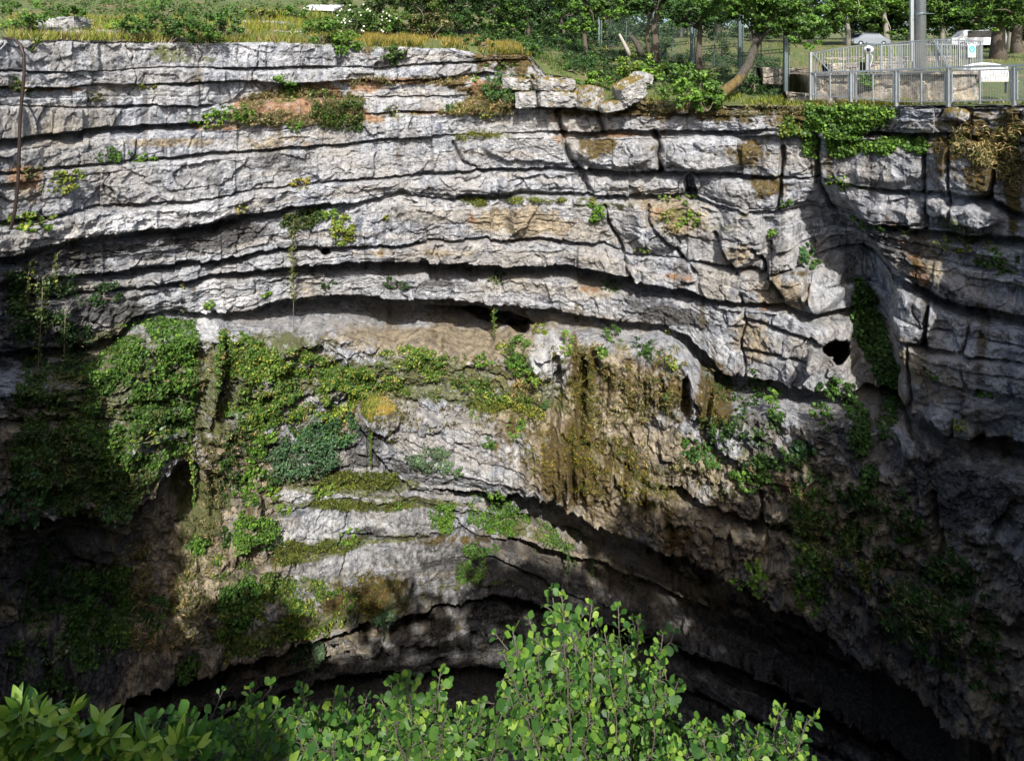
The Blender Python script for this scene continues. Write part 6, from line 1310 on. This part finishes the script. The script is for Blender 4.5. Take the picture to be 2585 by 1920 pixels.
# cars parked on the field
def car(label, px, py, D, rz, paint, L=4.2, H=1.45, van=False):
    root = empty('parked_car', wpt(px, py, D), rz); tag(root, label, 'van' if van else 'car')
    prof_ = [(-L / 2, .35), (-L / 2, .8), (-L * .36, .92), (-L * .2, H), (L * .22, H * .98), (L * .36, .98), (L / 2, .78), (L / 2, .35)] if not van else [(-L / 2, .35), (-L / 2, 1.0), (-L * .38, 1.15), (-L * .26, H), (L * .46, H), (L / 2, 1.1), (L / 2, .35)]
    bm = bmesh.new(); W_ = 1.7; rings = []
    for y_, sc_ in ((-W_ / 2, .0), (-W_ / 2 + .12, 1), (W_ / 2 - .12, 1), (W_ / 2, .0)):
        rings.append([bm.verts.new((x * (.985 if sc_ == 0 else 1), y_ * (1 if z < 1.0 else .84), z * (.97 if sc_ == 0 else 1))) for x, z in prof_])
    for r0, r1 in zip(rings[:-1], rings[1:]):
        for i in range(len(prof_)): bm.faces.new((r0[i], r0[(i + 1) % len(prof_)], r1[(i + 1) % len(prof_)], r1[i]))
    bm.faces.new(rings[0][::-1]); bm.faces.new(rings[-1]); bmesh.ops.recalc_face_normals(bm, faces=bm.faces[:])
    me = bpy.data.meshes.new('body'); bm.to_mesh(me); bm.free(); link('body', me, paint, root)
    mb = MB()
    mb.box((-L * .29, 0, (H + .92) / 2), (.02, 1.2, (H - .92) * 1.05), ry=.75); mb.box((L * .31, 0, (H + .98) / 2), (.02, 1.2, (H - 1.0) * 1.05), ry=-.7)
    for s in (-1, 1): mb.box((0, s * .725, (H + .95) / 2), (L * .42, .03, (H - 1.0) * .8))
    mb.build('window', M_GLASS, root)
    for x in (-L * .31, L * .31):
        for s in (-1, 1):
            wm = MB(); wm.tube([(x, s * .72, .32), (x, s * .88, .32)], .32, 18); wh = wm.build('wheel', M_RUBBER, root); wm = MB(); wm.tube([(x, s * .885, .32), (x, s * .9, .32)], .18, 12); wm.build('rim', M_STEEL, wh)
    for s in (-1, 1): hb = MB(); hb.box((-L / 2 - .01, s * .6, .68), (.04, .26, .12)); hb.build('headlight', M_WHITE, root)
def paint(name, c): return simple(name, c, .25, .2, .03)
car('grey car parked on the field behind the security camera', 2187, 120, 62, math.radians(8), paint('grey_paint', (.26, .29, .32)))
car('white van parked behind the notice', 2462, 124, 56, math.radians(-12), paint('van_paint', (.55, .56, .58)), 4.6, 1.75, True)
# white canopy among the bushes at the top
mb = MB(); c0 = wpt(815, 22, 44)
root = empty('canopy', c0 + Vector((0, 0, -1.6))); tag(root, 'white awning top showing among the bushes at the upper edge', 'awning')
mb.add([(-1.1, -1, 1.55), (1.1, -1, 1.5), (1.3, 1, 2.0), (-1.3, 1, 2.0), (-1.1, -1, 1.36), (1.1, -1, 1.33), (1.3, 1, 1.95), (-1.3, 1, 1.95)], [(0, 1, 2, 3), (7, 6, 5, 4), (0, 4, 5, 1), (1, 5, 6, 2), (2, 6, 7, 3), (3, 7, 4, 0)]); mb.build('roof', M_WHITE, root)
for x in (-1.0, 1.0):
    mb = MB(); mb.bar((x, -.9, -.6), (x, -.9, 1.4), .05); mb.build('pole', M_STEEL, root)
ivy_p = MB()
px_ = RS.uniform(2172, 2240, 420); py_ = RS.uniform(186, 230, 420); kk = py_ < 230 - np.abs(px_ - 2203) * .75
cc_ = np.array([wpt(a, b2, 24.55)[:] for a, b2 in zip(px_[kk], py_[kk])]); V, T = clump_cloud(cc_, np.full(len(cc_), .1), 4, .11, 'mid', 'fresh', .5, up=.2)
o0_ = V.mean(0); o = leaves_obj('ivy', V - o0_, T, M_LEAFD); o.location = o0_; tag(o, 'small ivy patch on the platform wall behind the mesh', 'ivy')
# ================================================================== foreground shrubs under the viewpoint
def leafshape(kind):
    # half outline (t along, half width) of a leaf of unit length
    if kind == 'round': return [(0, 0), (.12, .12), (.32, .29), (.54, .37), (.74, .31), (.90, .14), (1.0, 0)]
    return [(0, 0), (.15, .09), (.35, .17), (.55, .18), (.75, .12), (.9, .05), (1.0, 0)]
def big_leaves(P, axis, nrm, size, tint, kind, curl=.12):
    P = np.asarray(P); N = len(P); a = np.asarray(axis); a = a / np.linalg.norm(a, axis=1)[:, None]
    n_ = np.asarray(nrm); n_ = n_ - a * (a * n_).sum(1)[:, None]; n_ /= np.linalg.norm(n_, axis=1)[:, None] + 1e-9; b_ = np.cross(n_, a)
    sh = leafshape(kind); s = np.asarray(size)[:, None]; K = len(sh); Vs = []
    cv = RS.uniform(-.6, 1.3, (N, 1)) * curl; fold = RS.uniform(.05, .3, (N, 1))
    for i, (t, w) in enumerate(sh):
        drop = -cv * t * t
        mid = P + a * s * t + n_ * s * drop; j = RS.uniform(.9, 1.1, (N, 1))
        if i in (0, K - 1): Vs.append(mid)
        else:
            Vs.append(mid); Vs.append(mid + b_ * s * w * j + n_ * s * w * fold); Vs.append(mid - b_ * s * w * j + n_ * s * w * fold)
    V = np.stack(Vs, 1); per = V.shape[1]; q = []; tr_ = []
    m_ = lambda i: 0 if i == 0 else (per - 1 if i == K - 1 else 1 + (i - 1) * 3)
    for i in range(K - 1):
        if i == 0: tr_ += [(0, 1, 2), (0, 3, 1)]
        elif i == K - 2: k = m_(i); tr_ += [(k, per - 1, k + 1), (k, k + 2, per - 1)]
        else:
            k = m_(i); l = m_(i + 1); q += [(k, l, l + 1, k + 1), (k, k + 2, l + 2, l)]
    off = (np.arange(N) * per)[:, None, None]
    Q = (np.array(q)[None] + off).reshape(-1, 4); T3 = (np.array(tr_)[None] + off).reshape(-1, 3)
    return V.reshape(-1, 3), Q, T3, np.repeat(tint, per, axis=0)
M_BIG = leafmat('hazel_leaf', .5, .3); M_GLOSS = leafmat('glossy_leaf', .28, .25)
_wave = None
M_STEMF = simple('grey_twig', (.12, .11, .075), .8, var=.35, scale=30); M_STEMG = simple('green_twig', (.25, .33, .06), .6, var=.2, scale=20)
HZ = (((.03, .095, .017), (.12, .235, .04)), ((.14, .27, .035), (.28, .39, .06)))
def front_shrub(label, stems, leaf, kind='round', mat=None, name='hazel_shrub', cat='shrub', cols=HZ, side=.42, per_m=34, stemmat=None, group='shrubs in front of the viewpoint', whorl=False):
    root = empty(name, wpt(*stems[0][0])); tag(root, label, cat, group); O_ = root.location
    mb = MB(); P, A, Nn, S, T = [], [], [], [], []
    def leaf_at(p, ax, tipn, sz):
        P.append(p[:]); A.append(ax[:]); nn = Vector((RS.normal() * .7, -.25 + RS.normal() * .55, .75 + RS.normal() * .4)); Nn.append(nn[:]); S.append(sz * RS.uniform(.45, 1.18))
        lo, hi = cols[1] if RS.rand() < .08 + .45 * tipn else cols[0]; t = RS.rand() ** 1.4; T.append([lo[i] + (hi[i] - lo[i]) * t for i in range(3)] + [1])
    def grow(pts, r0, r1, depth, tipw):
        L = sum((b - a).length for a, b in zip(pts[:-1], pts[1:])); k = len(pts)
        mb.tube([p - O_ for p in pts], [r0 + (r1 - r0) * i / (k - 1) for i in range(k)], 6)
        nl = max(3, int(L * per_m)); sgn = 1
        for i in range(nl):
            t = (i + RS.rand() * .6) / nl; 
            if depth == 0 and t < .12: continue
            f = min(t, .999) * (k - 1); j = int(f); p = pts[j].lerp(pts[j + 1], f - j); d = (pts[j + 1] - pts[j]).normalized()
            sgn = -sgn; sd = d.cross(Vector((0, -1, .3))).normalized() * sgn + Vector((RS.normal() * .25, RS.normal() * .35, RS.normal() * .25))
            ax = (sd + d * (.35 + .5 * t)).normalized(); pet = ax * leaf * .25
            mb.tube([p - O_, p + pet - O_], .0016, 4, False)
            leaf_at(p + pet - O_, ax, tipw * t * t, leaf * (1 - .35 * t * (not whorl)))
            if depth < 2 and RS.rand() < side * (1 if depth == 0 else .35) and t > .15 and t < .9:
                L2 = RS.uniform(.05, .19) * (1.25 - t * .9) * (.6 if whorl else 1); e = p + (ax + d * .9 + Vector((0, 0, .25))).normalized() * L2
                grow([p, p.lerp(e, .5) + Vector((RS.normal(), RS.normal(), 0)) * .02, e], r1 * 1.3, .0016, depth + 1, tipw * .6)
        tp = pts[-1]; d = (pts[-1] - pts[-2]).normalized()
        for q in range(7 if whorl else 3):
            an = q * 2.4; s_ = d.orthogonal().normalized(); ax = (d * (.6 if whorl else 1.0) + (s_ * math.cos(an) + d.cross(s_) * math.sin(an)) * .9).normalized()
            leaf_at(tp - O_, ax, tipw, leaf * (.95 if whorl else .6))
    for st in stems:
        p = [wpt(*q) for q in st]; out = []
        for a, b_ in zip(p[:-1], p[1:]):
            for i in range(4): out.append(a.lerp(b_, i / 4) + Vector((RS.normal(), RS.normal(), RS.normal())) * .008)
        out.append(p[-1]); grow(out, .007, .0022, 0, 1.0)
    mb.build('stem', stemmat or M_STEMF, root)
    V, Q, T3, C = big_leaves(P, A, Nn, S, np.array(T), kind)
    me = np_mesh('foliage', V, Q, T3, True); vcol(me, 'tint', C); link('foliage', me, mat or M_BIG, root)
    return root
def fan(tips, base, D, dD=.25, bow=.5):
    out = []
    for (x, y) in tips:
        bx = base[0] + (x - base[0]) * .25; d = D + RS.uniform(-dD, dD)
        out.append([(bx, base[1], d + .15), (bx + (x - bx) * .45, base[1] + (y - base[1]) * .5, d), (x, y, d - .1)])
    return out
front_shrub('tallest leafy shrub in front standing right of centre', fan([(1391, 1485), (1418, 1500), (1495, 1522), (1337, 1563), (1294, 1590), (1271, 1650), (1380, 1600), (1450, 1620), (1350, 1690), (1500, 1640), (1430, 1730), (1310, 1750), (1530, 1700), (1400, 1800), (1490, 1790), (1340, 1850), (1560, 1840), (1440, 1860), (1290, 1820)], (1450, 2040), 3.1), .060)
front_shrub('leafy shrub in front joined to the right of the tallest', fan([(1561, 1530), (1612, 1562), (1674, 1598), (1526, 1596), (1580, 1640), (1640, 1680), (1712, 1718), (1690, 1780), (1600, 1740), (1650, 1830), (1560, 1860), (1720, 1850), (1700, 1900)], (1600, 2040), 3.2), .060)
front_shrub('low leafy shrub in front under the right hand darkness', fan([(1977, 1789), (2058, 1805), (2010, 1840), (1837, 1813), (1914, 1842), (1770, 1838), (1743, 1832), (1880, 1860), (1960, 1880), (1800, 1890), (2030, 1890)], (1890, 2030), 3.2), .060)
front_shrub('leafy shrub in front with two slender tips at the middle left', fan([(1112, 1693), (1030, 1705), (1003, 1713), (1108, 1759), (960, 1762), (1060, 1792), (1000, 1800), (1130, 1800), (940, 1800), (1060, 1850), (1120, 1870), (980, 1870)], (1040, 2020), 3.1), .060)
front_shrub('lower leafy shrub in front between the twin tips and the tallest', fan([(1213, 1771), (1170, 1790), (1267, 1802), (1230, 1800), (1180, 1830), (1270, 1850), (1150, 1870), (1220, 1880), (1100, 1890)], (1200, 2020), 3.15), .060)
front_shrub('leafy shrub in front with upright tips left of the twin tips', fan([(883, 1751), (926, 1759), (845, 1747), (759, 1728), (800, 1792), (870, 1800), (740, 1792), (780, 1840), (850, 1860), (910, 1830), (900, 1880), (730, 1870)], (830, 2020), 3.1), .060)
front_shrub('leafy shrub in front at the left of the row', fan([(631, 1736), (701, 1774), (650, 1792), (590, 1812), (680, 1820), (620, 1850), (558, 1821), (700, 1870), (640, 1890), (560, 1870)], (650, 2020), 3.1), .060)
front_shrub('low broad leaved shrub in front beside the glossy one', fan([(380, 1803), (434, 1818), (480, 1811), (540, 1830), (420, 1850), (500, 1870), (460, 1890), (560, 1890)], (470, 2010), 3.0), .070, cols=(((.045, .13, .02), (.12, .24, .05)), ((.10, .22, .04), (.2, .36, .07))))
LC = (((.04, .11, .015), (.11, .22, .03)), ((.18, .30, .04), (.34, .44, .08)))
def ros(tips, base, D): return [[(base[0] + (x - base[0]) * .5, base[1], D + .1), (base[0] + (x - base[0]) * .8, y + 60, D), (x, y, D - .05)] for x, y in tips]
front_shrub('glossy pointed leaved shrub filling the lower left corner', ros([(50, 1790), (100, 1800), (30, 1840), (90, 1860), (20, 1900), (130, 1890)], (60, 2000), 2.5), .098, 'lance', M_GLOSS, 'laurel_shrub', 'shrub', LC, .12, 26, M_STEMG, whorl=True)
front_shrub('glossy pointed leaved shrub just right of the corner one', ros([(178, 1800), (150, 1830), (248, 1825), (279, 1862), (200, 1860), (230, 1900), (170, 1890)], (210, 2000), 2.5), .098, 'lance', M_GLOSS, 'laurel_shrub', 'shrub', LC, .12, 26, M_STEMG, whorl=True)
front_shrub('glossy yellowish leaved shrub third from the lower left corner', ros([(372, 1872), (340, 1900), (445, 1876), (496, 1885), (410, 1900), (300, 1905)], (400, 2000), 2.5), .098, 'lance', M_GLOSS, 'laurel_shrub', 'shrub', LC, .12, 26, M_STEMG, whorl=True)

# unseen trees and hedge added behind the viewpoint, crowns shaped to shade the pit
for i, (x, y, z0, z1, r, lb) in enumerate([(-15, -2.2, -1.5, 8.5, 3.6, 'tall added shade tree far left behind the viewpoint'), (-8.6, -3.0, -1.5, 3.9, 2.8, 'added shade tree left behind the viewpoint'), (-2.2, -3.5, 3.4, 4.7, 2.8, 'small added shade tree with a high crown behind the viewpoint'), (3.6, -3.5, 3.5, 6.6, 3.0, 'high crowned added shade tree just right behind the viewpoint'),
        (9.8, -3.2, -1.0, 9.0, 3.0, 'added shade tree right behind the viewpoint'), (16.3, -2.0, -1.5, 10.5, 4.2, 'tall added shade tree far right behind the viewpoint')]):
    b_ = Vector((x, y, -1.7)); zc = (z0 + z1) / 2 + 1.7; hh_ = (z1 - z0) / 2
    n_cc = 200 if abs(x) > 7 else 170
    tree(lb, b_, [(0, 0, -.4), (.1, 0, zc * .3), (-.1, 0, zc * .6), (0, 0, zc)], .22, [((0, 0, zc + hh_ * .35), (r, r * .7, hh_ * .65)), ((.3, 0, zc - hh_ * .4), (r * 1.05, r * .6, hh_ * .6))], 'mid', 'dark', .4, n_cc, .32, 50, group='shade trees added behind the viewpoint')
for x, lb in ((-3.6, 'added hedge like shade shrub left behind the viewpoint'), (.2, 'added hedge like shade shrub right behind the viewpoint'), (4.2, 'added hedge like shade shrub further right behind the viewpoint'), (7.2, 'added hedge like shade shrub at the right end behind the viewpoint')):
    tree(lb, Vector((x, -3.4, -1.8)), [(0, 0, -.2), (0, 0, 1.2), (.1, 0, 2.6)], .08, [((0, 0, 2.0), (2.3, 1.2, 1.9))], 'mid', 'dark', .4, 90, .28, 50, group='shade shrubs added behind the viewpoint', cat='shrub')
